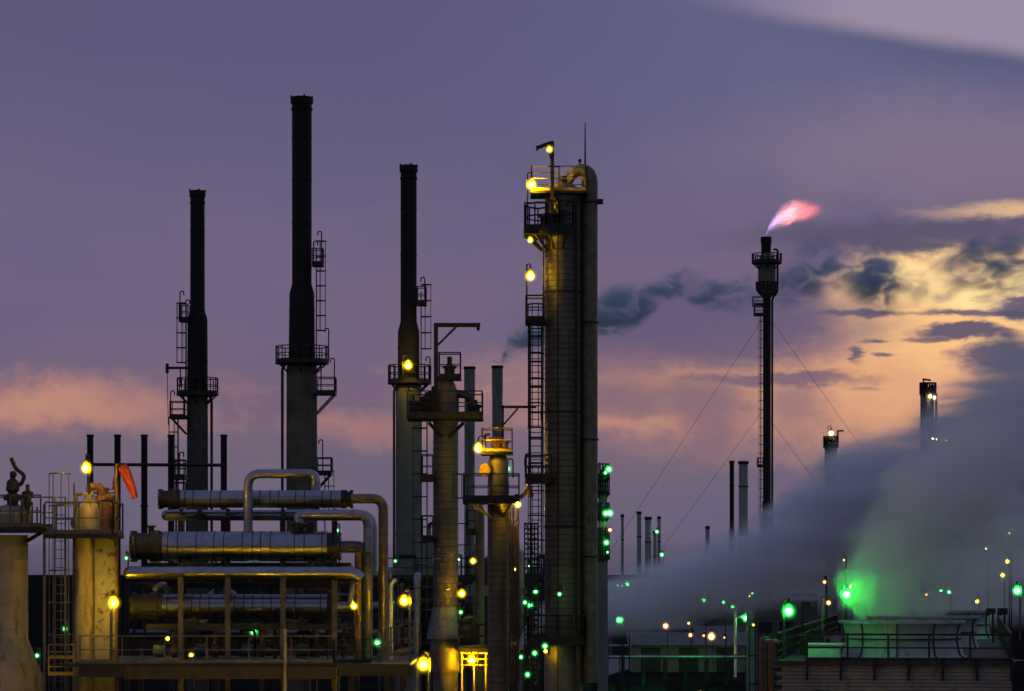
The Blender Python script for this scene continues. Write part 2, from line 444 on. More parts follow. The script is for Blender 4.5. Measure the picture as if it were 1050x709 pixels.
base = mix(nt, blob(893, 354, 14, 2.2, .6, .25, 8)*.8, base, dark)
base = mix(nt, blob(905, 368, 10, 2.0, .6, .25, 8)*.8, base, dark)
base = mix(nt, blob(886, 400, 14, 2.2, .6, .25, 8)*.5, base, lin((120,96,112)))
# torn scraps across the glow
nf = noise(nt, vec(1/70, 1/20, 4.0, 6.0), 1.0, 5, .55, .3)
zone = blob(965, 292, 120, 42, .6, .3)
base = mix(nt, zone*nf.step(.52, .64)*.6, base, lin((120,104,118)))
# low grey bank at the horizon
base = mix(nt, V.step(556, 562)*.55*U.step(1200, 500), base, lin((84,77,98)))
# dim dome behind the camera: clear dusk sky
sky = nt.nodes.new('ShaderNodeTexSky'); sky.sky_type = 'NISHITA'; sky.sun_disc = False
SUN_EL, SUN_AZ = math.radians(1.0), math.radians(14)
sky.sun_elevation = SUN_EL; sky.sun_rotation = SUN_AZ
sm = nt.nodes.new('ShaderNodeMix'); sm.data_type = 'RGBA'; sm.blend_type = 'MULTIPLY'; sm.inputs[0].default_value = 1
nt.links.new(sky.outputs[0], sm.inputs[6]); sm.inputs[7].default_value = (.05, .05, .05, 1)
base = mix(nt, 1.0, base, (1.13, 1.15, 1.10, 1), 'MULTIPLY')
front = dy.step(-.1, .8)
low = mix(nt, front, lin((94, 98, 118)), base)                       # the east behind the camera is already dark
top = mix(nt, .75, sm.outputs[2], lin((106, 114, 158)))
final = mix(nt, dz.step(.28, .75), low, top)
nt.links.new(final, bg.inputs[0]); bg.inputs[1].default_value = 1.0

sl = bpy.data.lights.new('sun', 'SUN'); sl.energy = .03; sl.angle = math.radians(4); sl.color = (1, .62, .4)
so = bpy.data.objects.new('sun', sl); COL.objects.link(so)
sd = Vector((math.sin(SUN_AZ)*math.cos(SUN_EL+.03), math.cos(SUN_AZ)*math.cos(SUN_EL+.03), math.sin(SUN_EL+.03)))
so.rotation_euler = (-sd).to_track_quat('-Z', 'Y').to_euler()

# ------------------------------------------------------------------ ground
gm = mat('oily asphalt ground', (.016, .0155, .015), .95, 0, var=.4, scale=.03, stain=(.015, .015, .015), stain_amt=.8, bump=.3, bscale=.6)
gm.node_tree.nodes['Principled BSDF'].inputs['IOR'].default_value = 1.0
tag(MB()._add([(-9000, -300, 0), (9000, -300, 0), (9000, 22000, 0), (-9000, 22000, 0)], [(0, 1, 2, 3)]).build('ground', gm), kind='structure')
rm = mat('worn concrete road', (.13, .125, .12), .6, 0, var=.3, scale=.08, stain=(.05, .05, .05))
b = MB()
for a, c, w in (((5, 330), (52, 640), 9), ((-4, 372), (70, 402), 7)):
    a, c = Vector((*a, .004)), Vector((*c, .004)); d = (c-a).normalized(); q = Vector((-d.y, d.x, 0))*w/2
    b._add([a-q, c-q, c+q, a+q], [(0, 1, 2, 3)]); a.z = 0
b.v[4:] = [v+Vector((0, 0, .004)) for v in b.v[4:]]
tag(b.build('road', rm), kind='structure')

# ------------------------------------------------------------------ steam and smoke: real scattering volumes
def plume_mat(name, axis, lo, hi, stops, cscale, rscale, ysc, density, color, aniso, nscale, namp, absorb=None, stretch=(1,1,1), soft=1.0, ndetail=3, floor=.5):
    """centre line: along `axis` ('x' or 'z') from lo to hi; stops = (t, offset, radius, density) with offset and radius in metres"""
    m = bpy.data.materials.new(name); m.use_nodes = True; nt = m.node_tree; nt.nodes.clear()
    o = nt.nodes.new('ShaderNodeOutputMaterial'); pv = nt.nodes.new('ShaderNodeVolumePrincipled'); nt.links.new(pv.outputs[0], o.inputs['Volume'])
    tc = nt.nodes.new('ShaderNodeTexCoord'); x, y, z = separate(nt, tc.outputs['Object'])
    a, off = (x, z) if axis == 'x' else (z, x)
    t = a.step(lo, hi, 'LINEAR')
    rc = ramp(nt, t, [(p, (c/cscale, r/rscale, d, 1)) for p, c, r, d in stops], 'CARDINAL')
    c, r, d = separate(nt, rc)
    vx = combine(nt, x*stretch[0], y*stretch[1], z*stretch[2])
    nz = noise(nt, vx, nscale, ndetail, .5, .4) - .5
    q = (off - c*cscale) / (r*rscale); yy = y / (r*rscale*ysc)
    dist = (q*q + yy*yy).sqrt() + nz*namp
    fall = dist.step(1.0, 1.0-soft)
    pv.inputs['Color'].default_value = tuple(color)+(1,); pv.inputs['Anisotropy'].default_value = aniso
    if absorb: pv.inputs['Absorption Color'].default_value = tuple(absorb)+(1,)
    n2 = noise(nt, combine(nt, x*stretch[0]*1.3, y*stretch[1]*.5, z*stretch[2]*1.3), nscale*1.7, 4, .55, .8)      # torn, uneven billows
    nt.links.new((fall*d*(n2.step(.38, .64)*1.5 + floor)*density).mx(0.0).s, pv.inputs['Density'])
    return m
def plume(name, label, cat, D, path, m, grow=1.12, ysc=1.0, kind='stuff', org=None):
    """hull mesh: a closed tapering tube round the path (px, py, rpx)"""
    n = 20; vs, fs = [], []; s = S(D)
    P = [W(a, b_, D) for a, b_, r in path]
    for i, p in enumerate(P):
        t = (P[min(i+1, len(P)-1)]-P[max(i-1, 0)]).normalized(); u = Vector((-t.z, 0, t.x)); r = path[i][2]*s*grow
        vs += [p + u*(r*math.cos(2*PI*k/n)) + Vector((0, 1, 0))*(r*ysc*math.sin(2*PI*k/n)) for k in range(n)]
    for i in range(len(P)-1): fs += [(i*n+k, i*n+(k+1)%n, (i+1)*n+(k+1)%n, (i+1)*n+k) for k in range(n)]
    fs += [tuple(range(n-1, -1, -1)), tuple((len(P)-1)*n+k for k in range(n))]
    o = MB()._add(vs, [f[::-1] for f in fs]).build(name, m, loc=org if org else P[0]); return tag(o, label, cat, kind=kind)
def smooth_path(ctrl, n=24):
    out = []
    for i in range(len(ctrl)-1):
        p0, p1, p2, p3 = ctrl[max(i-1, 0)], ctrl[i], ctrl[i+1], ctrl[min(i+2, len(ctrl)-1)]
        k = max(2, n//(len(ctrl)-1))
        for j in range(k):
            t = j/k
            out.append(tuple(.5*((2*p1[q]) + (-p0[q]+p2[q])*t + (2*p0[q]-5*p1[q]+4*p2[q]-p3[q])*t*t + (-p0[q]+3*p1[q]-3*p2[q]+p3[q])*t**3) for q in range(3)))
    return out + [ctrl[-1]]
def x_plume(name, label, cat, D, ctrl, **kw):
    """ctrl: (px, py, rpx, density)"""
    s = S(D); x0 = X(ctrl[0][0], D); x1 = X(ctrl[-1][0], D); z0 = Z(700, D)
    rs = max(c[2] for c in ctrl)*s*1.05; cs = max(700-c[1] for c in ctrl)*s*1.05
    stops = [((c[0]-ctrl[0][0])/(ctrl[-1][0]-ctrl[0][0]), (700-c[1])*s, c[2]*s, c[3]) for c in ctrl]
    ysc = kw.pop('ysc', 1.0)
    m = plume_mat(name + ' vapour', 'x', 0, x1-x0, stops, cs, rs, ysc, **kw)
    return plume(name, label, cat, D, smooth_path([c[:3] for c in ctrl]), m, ysc=ysc, org=(x0, D, z0))
def z_plume(name, label, cat, D, ctrl, **kw):
    """ctrl from the bottom up"""
    s = S(D); pxm = min(c[0] for c in ctrl)-1; x0 = X(pxm, D); z0 = Z(ctrl[0][1], D); z1 = Z(ctrl[-1][1], D)
    rs = max(c[2] for c in ctrl)*s*1.05; cs = max(c[0]-pxm for c in ctrl)*s*1.05
    stops = [((ctrl[0][1]-c[1])/(ctrl[0][1]-ctrl[-1][1]), (c[0]-pxm)*s, c[2]*s, c[3]) for c in ctrl]
    ysc = kw.pop('ysc', 1.0)
    m = plume_mat(name + ' vapour', 'z', 0, z1-z0, stops, cs, rs, ysc, **kw)
    return plume(name, label, cat, D, smooth_path([c[:3] for c in ctrl]), m, ysc=ysc, org=(x0, D, z0))

x_plume('steam_plume', 'long pale steam plume drifting up across the yard in front of the flare base', 'steam', 245,
        [(536, 668, 14, 1.2), (600, 630, 32, 1.9), (660, 613, 42, 1.7), (720, 597, 48, 1.2), (790, 572, 60, .85), (852, 536, 86, .65), (940, 508, 104, .55), (1010, 475, 124, .4), (1090, 435, 150, .4)],
        density=1.15, color=(.995, .99, .998), aniso=.0, nscale=.2, namp=.95, stretch=(.22, .3, 1.3), soft=.6, ndetail=5, ysc=.8)
z_plume('cooling_steam', 'billowing steam rising from the cooling tower fan stacks', 'steam', 132,
        [(918, 652, 50, .3), (920, 632, 56, .8), (932, 592, 78, .95), (958, 535, 92, .9), (992, 475, 84, .8), (1026, 432, 78, .6), (1064, 388, 70, .4), (1100, 350, 60, .2)],
        density=.75, color=(.99, .995, .99), aniso=.0, nscale=.3, namp=1.1, soft=.75, ndetail=5, stretch=(1, .3, .7), ysc=1.0)
x_plume('dark_smoke', 'dark blue grey smoke trail leaving a grey green stack and passing behind the ribbed tower', 'smoke', 172,
        [(513, 374, 8, 4.5), (519, 360, 17, 4), (532, 350, 18, 3), (560, 340, 19, 1.4), (600, 326, 24, .7), (625, 320, 30, .9), (655, 315, 29, .9), (674, 302, 23, .9), (692, 290, 20, .8), (712, 296, 22, .6), (740, 304, 24, .4), (772, 300, 28, .1)],
        density=2.0, color=(.62, .8, .88), aniso=.1, nscale=.5, namp=1.1, stretch=(.6, .35, 1), soft=.9, ndetail=4, floor=.22)
x_plume('dark_smoke', 'dark blue grey smoke puffs crossing the sunset glow beyond the flare stack', 'smoke', 450,
        [(764, 300, 24, .1), (790, 294, 32, .3), (815, 284, 40, .5), (845, 272, 38, .75), (872, 284, 36, .5), (900, 284, 46, 1), (925, 292, 36, .4), (960, 290, 36, .16), (990, 270, 36, .6), (1020, 270, 38, .7), (1060, 262, 38, .4)],
        density=.5, color=(.66, .82, .92), aniso=.1, nscale=.19, namp=1.1, stretch=(.6, .35, 1), soft=.9, ndetail=4, floor=.22)

x_plume('yard_steam', 'low bank of steam lying across the far side of the yard behind the orange lamps', 'steam', 470,
        [(596, 612, 24, .9), (660, 608, 30, 1), (740, 602, 36, .9), (830, 596, 44, .8), (920, 592, 50, .8), (1000, 592, 54, .8), (1080, 592, 56, .7)],
        density=.3, color=(.995, .995, .995), aniso=.0, nscale=.12, namp=.7, stretch=(.25, .3, 1.2), soft=.8, ysc=.8)
z_plume('fan_steam', 'steam rising from the farther fan stacks at the deck edge', 'steam', 158,
        [(985, 650, 42, .4), (990, 630, 50, .8), (1004, 596, 58, .9), (1026, 556, 66, .8), (1050, 510, 74, .4)],
        density=.6, color=(.98, .985, .98), aniso=.1, nscale=.22, namp=.5, soft=.9, ysc=1.0)
# flame of the flare: glowing gas
D = 400; s = S(D)
m = bpy.data.materials.new('flare flame gas'); m.use_nodes = True; nt = m.node_tree; nt.nodes.clear()
o = nt.nodes.new('ShaderNodeOutputMaterial'); pv = nt.nodes.new('ShaderNodeVolumePrincipled'); nt.links.new(pv.outputs[0], o.inputs['Volume'])
tc = nt.nodes.new('ShaderNodeTexCoord'); x, y, z = separate(nt, tc.outputs['Object'])
t = x / (66*s)
rc = ramp(nt, t, [(0, (.0, .10, .8, 1)), (.06, (.30, .30, .9, 1)), (.18, (.62, .62, 1, 1)), (.40, (.86, .90, 1, 1)), (.62, (.95, .80, .7, 1)), (.82, (1.0, .55, .3, 1)), (1, (1.0, .1, .0, 1))], 'CARDINAL')
c, r, d = separate(nt, rc)
nz = noise(nt, combine(nt, x*.45, y, z*1.3 - x*.35), .9, 5, .6, .8) - .5
q = (z - c*(28*s)) / (r*(18*s)); yy = y / (r*(16*s))
dist = (q*q+yy*yy).sqrt() + nz*1.5
fall = dist.step(1.1, .0)
pv.inputs['Density'].default_value = 0.0
colr = ramp(nt, t + nz*.12, [(0, (.36, .26, 1, 1)), (.1, (.66, .40, 1, 1)), (.25, (1, .36, .42, 1)), (.5, (1, .22, .20, 1)), (.8, (1, .12, .10, 1)), (1, (.8, .08, .09, 1))], 'LINEAR')
nt.links.new(colr, pv.inputs['Emission Color'])
nt.links.new((fall*fall*d*1.25).s, pv.inputs['Emission Strength'])
fl = plume('flare_flame', 'pink flame streaming off the tip of the flare stack', 'flame', D,
           smooth_path([(784, 245, 3), (787, 233, 8), (796, 225, 12), (812, 219, 14), (828, 216, 12), (842, 213, 9), (851, 212, 3)]), m, grow=1.25, kind=None, org=(X(784, D), D, Z(243, D)))
# ------------------------------------------------------------------ three tall stacks
def tall_stack(label, px, D, prof, mats, lower_py):
    """prof (half width px, py) top down; painted lower barrel is a part of its own below lower_py"""
    root = thing('smokestack', label, 'stack', px, D); s = S(D); x = X(px, D)
    up = [p for p in prof if p[1] <= lower_py]; lo = [p for p in prof if p[1] >= lower_py]
    b = MB(); pr = []
    for (w0, y0), (w1, y1) in zip(up, up[1:]):
        pr.append((w0*s, Z(y0, D)))
    pr.append((up[-1][0]*s, Z(up[-1][1], D)))
    r0 = up[0][0]*s; zt = Z(up[0][1], D)
    b.lathe(x, D, [(r0*.86, zt-.8)] + [(r0*.86, zt+.02), (r0, zt+.02)] + pr[0:], 40, caps=False)
    b.lathe(x, D, [(.01, zt-.8), (r0*.86, zt-.8)], 40, caps=False)
    fb = b
    b = MB()                                     # cap ring and seams
    b.sector(x, D, zt-.45, zt-.02, r0*1.0, r0*1.14, 0, 2*PI)
    b.sector(x, D, zt-.95, zt-.82, r0*1.0, r0*1.09, 0, 2*PI)
    for k in range(4):
        a = PI*k/2+.3; b.box((x+r0*1.08*math.cos(a), D+r0*1.08*math.sin(a), zt+.02), (.12, .12, .16))
    b.build('cap_ring', SOOT, root)
    w, yb = lo[-1]; pr = [(lo[0][0]*s, Z(lo[0][1], D))]
    zz = pr[0][1]
    for (w0, y0), (w1, y1) in zip(lo, lo[1:]):
        za, zb = Z(y0, D), max(0, Z(y1, D))
        k = max(1, int((za-zb)/2.4))
        for i in range(1, k+1):
            r = (w0+(w1-w0)*i/k)*s; z = za+(zb-za)*i/k
            pr += [(r, z+.06), (r+.022, z+.05), (r+.022, z-.02), (r, z-.03)]
    pr += [(w*s, 0)]
    MB().lathe(x, D, pr, 44).build('barrel', mats[1], root)
    za = Z(up[-1][1], D); z = zt-3
    while z > za+.5:
        r = None
        for (w0, y0), (w1, y1) in zip(up, up[1:]):
            if Z(y1, D) <= z <= Z(y0, D): r = (w0+(w1-w0)*(Z(y0, D)-z)/max(.01, Z(y0, D)-Z(y1, D)))*s
        if r: fb.sector(x, D, z, z+.07, r*.98, r+.025, 0, 2*PI)
        z -= 3.2
    fb._build('flue', mats[0], root)
    return root, x, s

# slender left stack
D = 215
st, x, s = tall_stack('slimmest tall dark smokestack, standing among the row of thin black vents', 202.5, D,
    [(7.3, 196), (7.5, 318), (10.2, 328), (10.6, 404), (11.4, 700)], (SOOT, mat('dark olive stack paint', (.07, .07, .05), .7, stain=(.03, .03, .025), streak=True)), 404)
ring_platform(st, x, D, Z(403, D), 10.4*s, 21.5*s, t=.07)
box_platform(st, X(184.5, D), X(194.5, D), D-.9, D+.5, Z(328, D), 'FLB', t=.07)
box_platform(st, X(175.5, D), X(192, D), D-1.2, D+.4, Z(427.5, D), 'FLB', t=.07, brace=-1)
b = MB(); b.ladder(X(191.5, D), D-.5, Z(403, D), Z(312, D), out=(-1, 0), t=.06); b.ladder(X(190, D), D-.9, Z(428, D), Z(400, D), out=(-1, 0), t=.06, cage=False)
b.ladder(X(184, D), D-.9, Z(520, D), Z(428, D), out=(-1, 0), t=.06); b.build('ladder', DARKRAIL, st)
b = MB(); gooseneck(b, X(186, D), D-.9, Z(328, D), Z(300, D)); gooseneck(b, X(177, D), D-1.2, Z(428, D), Z(402, D)); gooseneck(b, X(192, D), D-.9, Z(328, D), Z(309, D)); b.build('gooseneck', DARKRAIL, st)
b = MB(); b.bar(W(194, 377.5, D), W(170, 377.5, D), .18); b.bar(W(171.5, 373, D), W(171.5, 383, D), .22); b.bar(W(185, 377, D), W(185, 396, D), .09); b.bar(W(171.5, 380, D), W(172.5, 436, D), .045); b.build('davit', STEEL, st)
MB().tube([W(212, 404, D), W(217, 409, D), W(217, 420, D), (X(217, D), D, 0)], 1.4*s, 10, bend=.3).build('downcomer', STEEL, st)

# tallest stack
st, x, s = tall_stack('tallest smokestack of the plant, black above a cream lower barrel', 309.5, D,
    [(10.2, 100), (10.0, 291), (12.8, 302), (13.6, 374), (15.6, 376), (16.3, 700)], (SOOT, mat('olive cream stack paint', (.125, .108, .07), .7, stain=(.07, .055, .035), streak=True, scale=.7, bump=.1)), 376)
ring_platform(st, x+.3*s, D, Z(370.5, D), 14*s, 27.5*s, t=.075)
box_platform(st, X(320.5, D), X(332, D), D-.9, D+.5, Z(271, D), 'FRB', t=.07)
box_platform(st, X(325, D), X(345, D), D-1.3, D+.5, Z(403, D), 'FRB', t=.075, brace=1)
box_platform(st, X(325, D), X(341, D), D-1.3, D+.5, Z(485, D), 'FRB', t=.075, brace=1)
b = MB(); b.ladder(X(324.8, D), D-.4, Z(370, D), Z(256, D), out=(1, 0), t=.06); b.ladder(X(330, D), D-.9, Z(403, D), Z(371, D), out=(1, 0), t=.06, cage=False)
b.ladder(X(334, D), D-1, Z(560, D), Z(485, D), out=(1, 0), t=.06); b.build('ladder', DARKRAIL, st)
b = MB(); gooseneck(b, X(330.5, D), D-.9, Z(271, D), Z(239, D), side=-1); gooseneck(b, X(337, D), D, Z(371, D), Z(337, D), side=-1)
gooseneck(b, X(344, D), D-1.3, Z(403, D), Z(369, D), side=-1); gooseneck(b, X(332, D), D-1.2, Z(485, D), Z(452, D), side=-1); gooseneck(b, X(322.5, D), D-.9, Z(271, D), Z(249, D)); b.build('gooseneck', DARKRAIL, st)
MB().tube([W(293, 373, D), W(289.5, 378, D), (X(289.5, D), D, 0)], 1.5*s, 10, bend=.4).build('downcomer', STEEL, st)

# third stack, pale foot
D = 200
st, x, s = tall_stack('tall black smokestack with pale green foot and bright lamp on its ring platform', 419, D,
    [(8.2, 170), (8.3, 330), (11.0, 340), (11.2, 392), (13.2, 396), (13.6, 700)], (SOOT, PALE), 396)
ring_platform(st, x+1*s, D, Z(391, D), 11.4*s, 22.5*s, t=.075)
box_platform(st, X(427.5, D), X(437.5, D), D-.9, D+.5, Z(311, D), 'FRB', t=.07)
b = MB(); b.ladder(X(432, D), D-.4, Z(391, D), Z(300, D), out=(1, 0), t=.06); b.build('ladder', DARKRAIL, st)
b = MB(); gooseneck(b, X(436, D), D-.9, Z(311, D), Z(286, D), side=-1); gooseneck(b, X(441, D), D, Z(391, D), Z(366, D), side=-1); b.build('gooseneck', DARKRAIL, st)
MB().tube([W(408, 394, D), W(404, 400, D), (X(404, D), D, 0)], 1.3*s, 10, bend=.4).build('downcomer', STEEL, st)
tower_lamp(st, 418.5, 375, 196.4, 4.0, 'sodium', 136, arm=(413, 391))

# ------------------------------------------------------------------ row of thin vents with a crossover pipe
D = 172; s = S(D)
for px, lab in ((92.5, 'beside the deck lamp'), (120.5, 'behind the windsock'), (148, 'midway between windsock and slim stack'), (175.5, 'just beside the slim stack'), (229.5, 'on the far side of the slim stack')):
    root = thing('vent_stack', 'thin black vent stack ' + lab, 'stack', px, D, 0, 'thin vent stacks in a row'); x = X(px, D)
    MB().lathe(x, D, [(3.3*s, 0), (3.3*s, Z(447, D)), (2.7*s, Z(447, D)), (2.7*s, Z(450, D))], 20).build('flue', SOOT, root)
    b = MB().sector(x, D, Z(448, D), Z(445.8, D), 3.2*s, 3.8*s, 0, 2*PI)
    b.sector(x, D, Z(520, D), Z(518, D), 3.2*s, 4*s, 0, 2*PI); b.build('collar', SOOT, root)
tag(MB().tube([W(93, 476.5, D-.35), W(230, 477.2, D-.35)], .1, 8).build('crossover_pipe', STEEL, loc=W(93, 476.5, D-.35)), 'thin horizontal pipe tying the row of black vent stacks together', 'pipe')
# scaffold landing beyond the slim stack foot
root = thing('access_tower', 'small railed access tower peeping out beside the foot of the slim stack', 'tower', 185, 190); D = 190
box_platform(root, X(178, D), X(191, D), D-1, D+1, Z(489, D), 'FLRB', t=.07)
box_platform(root, X(178, D), X(191, D), D-1, D+1, Z(512, D), 'FLRB', t=.07)
b = MB()
for px in (179, 190):
    for yy in (-.9, .9): b.bar((X(px, D), D+yy, 0), (X(px, D), D+yy, Z(489, D)), .12)
b.build('post', STEEL, root)
b = MB(); gooseneck(b, X(184, D), D, Z(489, D), Z(464, D)); b.build('gooseneck', DARKRAIL, root)

# ------------------------------------------------------------------ left edge: flared column and stained twin column
D = 100; s = S(D)
root = thing('process_column', 'cream column with a flared foot and dark valve gear on its top deck', 'column', 6, D)
x = X(6, D)
pr = [(25*s, Z(549, D))]
for py in range(560, 655, 14): pr += [((22.5)*s, Z(py, D)+.03), (22.5*s+.015, Z(py, D)+.02), (22.5*s+.015, Z(py, D)-.02), (22.5*s, Z(py, D)-.03)]
pr += [(22.5*s, Z(655, D)), (37*s, Z(692, D)), (37*s, 0)]
pr[0] = (22.5*s, Z(549, D))
MB().lathe(x, D, pr, 40).build('shell', BEIGE, root)
box_platform(root, X(-14, D), X(50, D), D-1.5, D+1.2, Z(541, D), 'FB', t=.05, m=RAIL, thick=.18)
b = MB()
b.bar(W(48, 543, D-1.4), W(26, 556, D), .1); b.bar(W(48, 543, D+1.1), W(26, 556, D), .1); b.build('bracket', STEEL, root)
b = MB(); b.lathe(x+.2, D, [(20*s, Z(541, D)), (20*s, Z(528, D)), (14*s, Z(520, D)), (4*s, Z(517, D))], 28); b.build('head', BEIGE, root)
b = MB(); xv = X(14, D)
b.lathe(xv, D-.2, [(.18, Z(522, D)), (.2, Z(514, D)), (.32, Z(513, D)), (.32, Z(509, D)), (.14, Z(506, D)), (.24, Z(503, D)), (.2, Z(494, D)), (.09, Z(491, D)), (.09, Z(484, D))], 16)
b.lathe(xv+.5, D-.1, [(.1, Z(530, D)), (.1, Z(512, D)), (.2, Z(511, D)), (.2, Z(505, D)), (.07, Z(503, D)), (.07, Z(497, D))], 14)
b.tube([(xv, D-.2, Z(500, D)), (xv+.3, D-.2, Z(497, D)), (xv+.42, D-.2, Z(488, D)), (xv+.1, D-.2, Z(481, D)), (xv-.05, D-.2, Z(470, D))], .07, 8, bend=.12)
b.sphere((xv+.02, D-.2, Z(487, D)), .13, 10); b.build('relief_valve', BLACKM, root)
b = MB(); 
for px, t in ((22, 512), (28, 505), (33, 515), (38, 520)): b.bar(W(px, 541, D-.6), W(px, t, D-.6), .05)
b.lathe(X(31, D), D-.6, [(.12, Z(520, D)), (.15, Z(516, D)), (.12, Z(512, D))], 10); b.build('instrument_tubing', STEEL, root)

root = thing('process_column', 'stained cream and grey column with a yellow lit manway on its railed deck', 'column', 98, D)
# round cream barrel and grey flat-sided casing butted against it
x = X(86, D)
pr = [(11.5*s, 0)]
for py in range(690, 552, -20): pr += [(11.5*s, Z(py, D)-.03), (11.5*s+.014, Z(py, D)-.02), (11.5*s+.014, Z(py, D)+.02), (11.5*s, Z(py, D)+.03)]
pr += [(11.5*s, Z(550, D))]
MB().lathe(x, D, pr, 36).build('barrel', BEIGE, root)
b = MB().box(((X(98, D)+X(119.5, D))/2, D+.1, Z(552, D)/2), (21.5*s, .7, Z(552, D)-.02)); b.build('casing', STAINED, root)
MB().tube([(X(121, D), D-.35, 0), (X(121, D), D-.35, Z(476, D))], 1.7*s, 10).build('riser_pipe', RUSTY, root)
p = box_platform(root, X(51, D), X(122, D), D-1.3, D+1.3, Z(548, D), 'FRB', t=.05, m=RAIL, thick=.14)
b = MB()
for px in (76, 96, 118): b.bar(W(px, 549, D-1.2), W(px, 560, D-.3), .09)
b.build('bracket', STEEL, root)
# vessel head, manway, piping on the deck
xh = X(91, D)
MB().lathe(xh, D, [(13*s, Z(548, D)), (13*s, Z(528, D)), (11.5*s, Z(521, D)), (7*s, Z(515, D)), (4.5*s, Z(513.5, D)), (4.5*s, Z(508, D)), (6.5*s, Z(508, D)), (6.5*s, Z(505.5, D))], 32).build('vessel_head', BEIGE, root)
b = MB(); xm = X(82.5, D)
for r, ya, yb in ((7.6*s, D-.62, D-.50), (6.2*s, D-.50, D-.2)): b.cyl((xm, ya, Z(537, D)), (xm, yb, Z(537, D)), r, n=28)
for k in range(12):
    a = 2*PI*k/12; b.cyl((xm+6.9*s*math.cos(a), D-.66, Z(537, D)+6.9*s*math.sin(a)), (xm+6.9*s*math.cos(a), D-.6, Z(537, D)+6.9*s*math.sin(a)), .022, n=6)
b.bar((xm-.1, D-.66, Z(537, D)), (xm+.1, D-.66, Z(537, D)), .04); b.build('manway', BEIGE, root)
b = MB(); b.tube([W(92, 506, D), W(92, 499, D), W(104, 499, D), W(104, 548, D)], .13, 10, bend=.2)
b.lathe(X(107, D), D+.2, [(.3, Z(548, D)), (.3, Z(514, D)), (.36, Z(513, D)), (.36, Z(509, D)), (.12, Z(506, D)), (.12, Z(500, D))], 18)
b.lathe(X(114, D), D+.2, [(.16, Z(548, D)), (.16, Z(520, D)), (.22, Z(519, D)), (.22, Z(516, D))], 14)
b.tube([W(78, 548, D), W(78, 507, D), W(84, 507, D)], .06, 8, bend=.15); b.build('deck_piping', RUSTY, root)
b = MB().rail([W(76, 548, D-.8), W(76, 548, D+1)], 1.6, .05, 1.0); b.rail([W(100, 548, D+.9), W(121, 548, D+.9)], 1.55, .05, .5)
b.bar(W(93, 505.5, D+.9), W(121, 505.5, D+.9), .06); b.bar(W(76, 508, D-.8), W(76, 495, D-.8), .05); b.build('inner_railing', RAIL, root)
b = MB().bar((X(51.5, D), D-1.25, 0), (X(51.5, D), D-1.25, Z(518, D)), .085); b.bar((X(71.5, D), D-1.0, 0), (X(71.5, D), D-1.0, Z(548, D)), .07); b.build('standpipe', RAIL, root)
b = MB().ladder(X(64, D), D-.5, 0, Z(510, D), w=.36, out=(0, -1), t=.045, rung=.3); b.build('ladder', RAIL, root)
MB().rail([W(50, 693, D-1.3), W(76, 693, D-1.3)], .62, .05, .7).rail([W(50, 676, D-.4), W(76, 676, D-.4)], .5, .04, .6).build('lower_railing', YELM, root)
tower_lamp(root, 88.5, 480.5, 98.4, 4.6, 'sodium', 280, arm=(91.5, 507))

# windsock
D = 101.5; s = S(D); root = thing('windsock', 'orange windsock drooping from a pole above the stained column deck', 'windsock', 120.5, D)
MB().cyl((X(120.3, D), D, 0), (X(120.3, D), D, Z(474, D)), .055, n=10).build('pole', STEEL, root)
b = MB(); path = [W(125, 478, D), W(128.5, 484, D), W(132, 493, D), W(135.5, 502, D), W(138.6, 511, D)]
b.tube(path, .1, 18, caps=False, taper=[5.2*s, 5.7*s, 5.0*s, 4.3*s, 3.2*s]); b.build('sock', ORANGE, root)
b = MB(); b.tube([W(120.5, 476, D), W(123, 475.5, D), W(125.5, 479, D)], .03, 6); b.tube([W(116, 503, D), W(117, 492, D), W(120, 484, D), W(123.5, 480, D)], .05, 6, bend=.15)
b.build('hoop_arm', RAIL, root)

# ------------------------------------------------------------------ exchanger rack
D = 101.5; s = S(D)
rack = thing('exchanger_rack', 'dark steel rack and deck carrying the stacked metal clad heat exchangers', 'steel frame', 240, D)
zd = Z(680, 98)
b = MB().box(((X(80, 101)+X(424, 101))/2, 102, zd-.06), (X(424, 101)-X(80, 101), 9.5, .1)); b.build('deck', STEEL, rack)
b = MB(); 
b.box(((X(127, 97.2)+X(345, 97.2))/2, 97.2, zd-.30), (X(345, 97.2)-X(127, 97.2), .18, .42)); b.build('girder', mat('brown girder paint', (.055, .034, .018), .7, stain=(.05, .03, .02)), rack)
b = MB(); b.box(((X(80, 97.3)+X(126, 97.3))/2, 97.32, zd-.28), (X(125, 97.3)-X(80, 97.3), .16, .34)); b.box(((X(347, 97.3)+X(424, 97.3))/2, 97.32, zd-.26), (X(424, 97.3)-X(347, 97.3), .16, .3)); b.build('edge_beam', STEEL, rack)
MB().rail([(X(82, 97.4), 97.4, zd), (X(342, 97.4), 97.4, zd)], .92, .045, 1.35, mids=1).build('railing', RAIL, rack)
MB().rail([(X(342, 97.4), 97.4, zd), (X(380, 98), 98, zd)], .8, .045, 1.0).build('railing', DARKRAIL, rack)
MB().rail([(X(378, 98), 98, zd+.05), (X(424, 98), 98, zd+.42)], .95, .055, .75).build('handrail', RAIL, rack)
for px in (185.5, 233.5, 290, 343):                        # posts before and behind the shells
    top = {185.5: 592, 233.5: 592, 290: 592, 343: 596}[px]
    MB().box((X(px, 98.9), 98.9, Z(top, 98.9)/2), (.17, .17, Z(top, 98.9))).build('post', mat('ochre post paint', (.13, .11, .065), .7, stain=(.05, .04, .03)), rack)
    MB().box((X(px, 105.2), 105.2, Z(530, 105)/2), (.2, .2, Z(530, 105))).build('post', STEEL, rack)
b = MB()
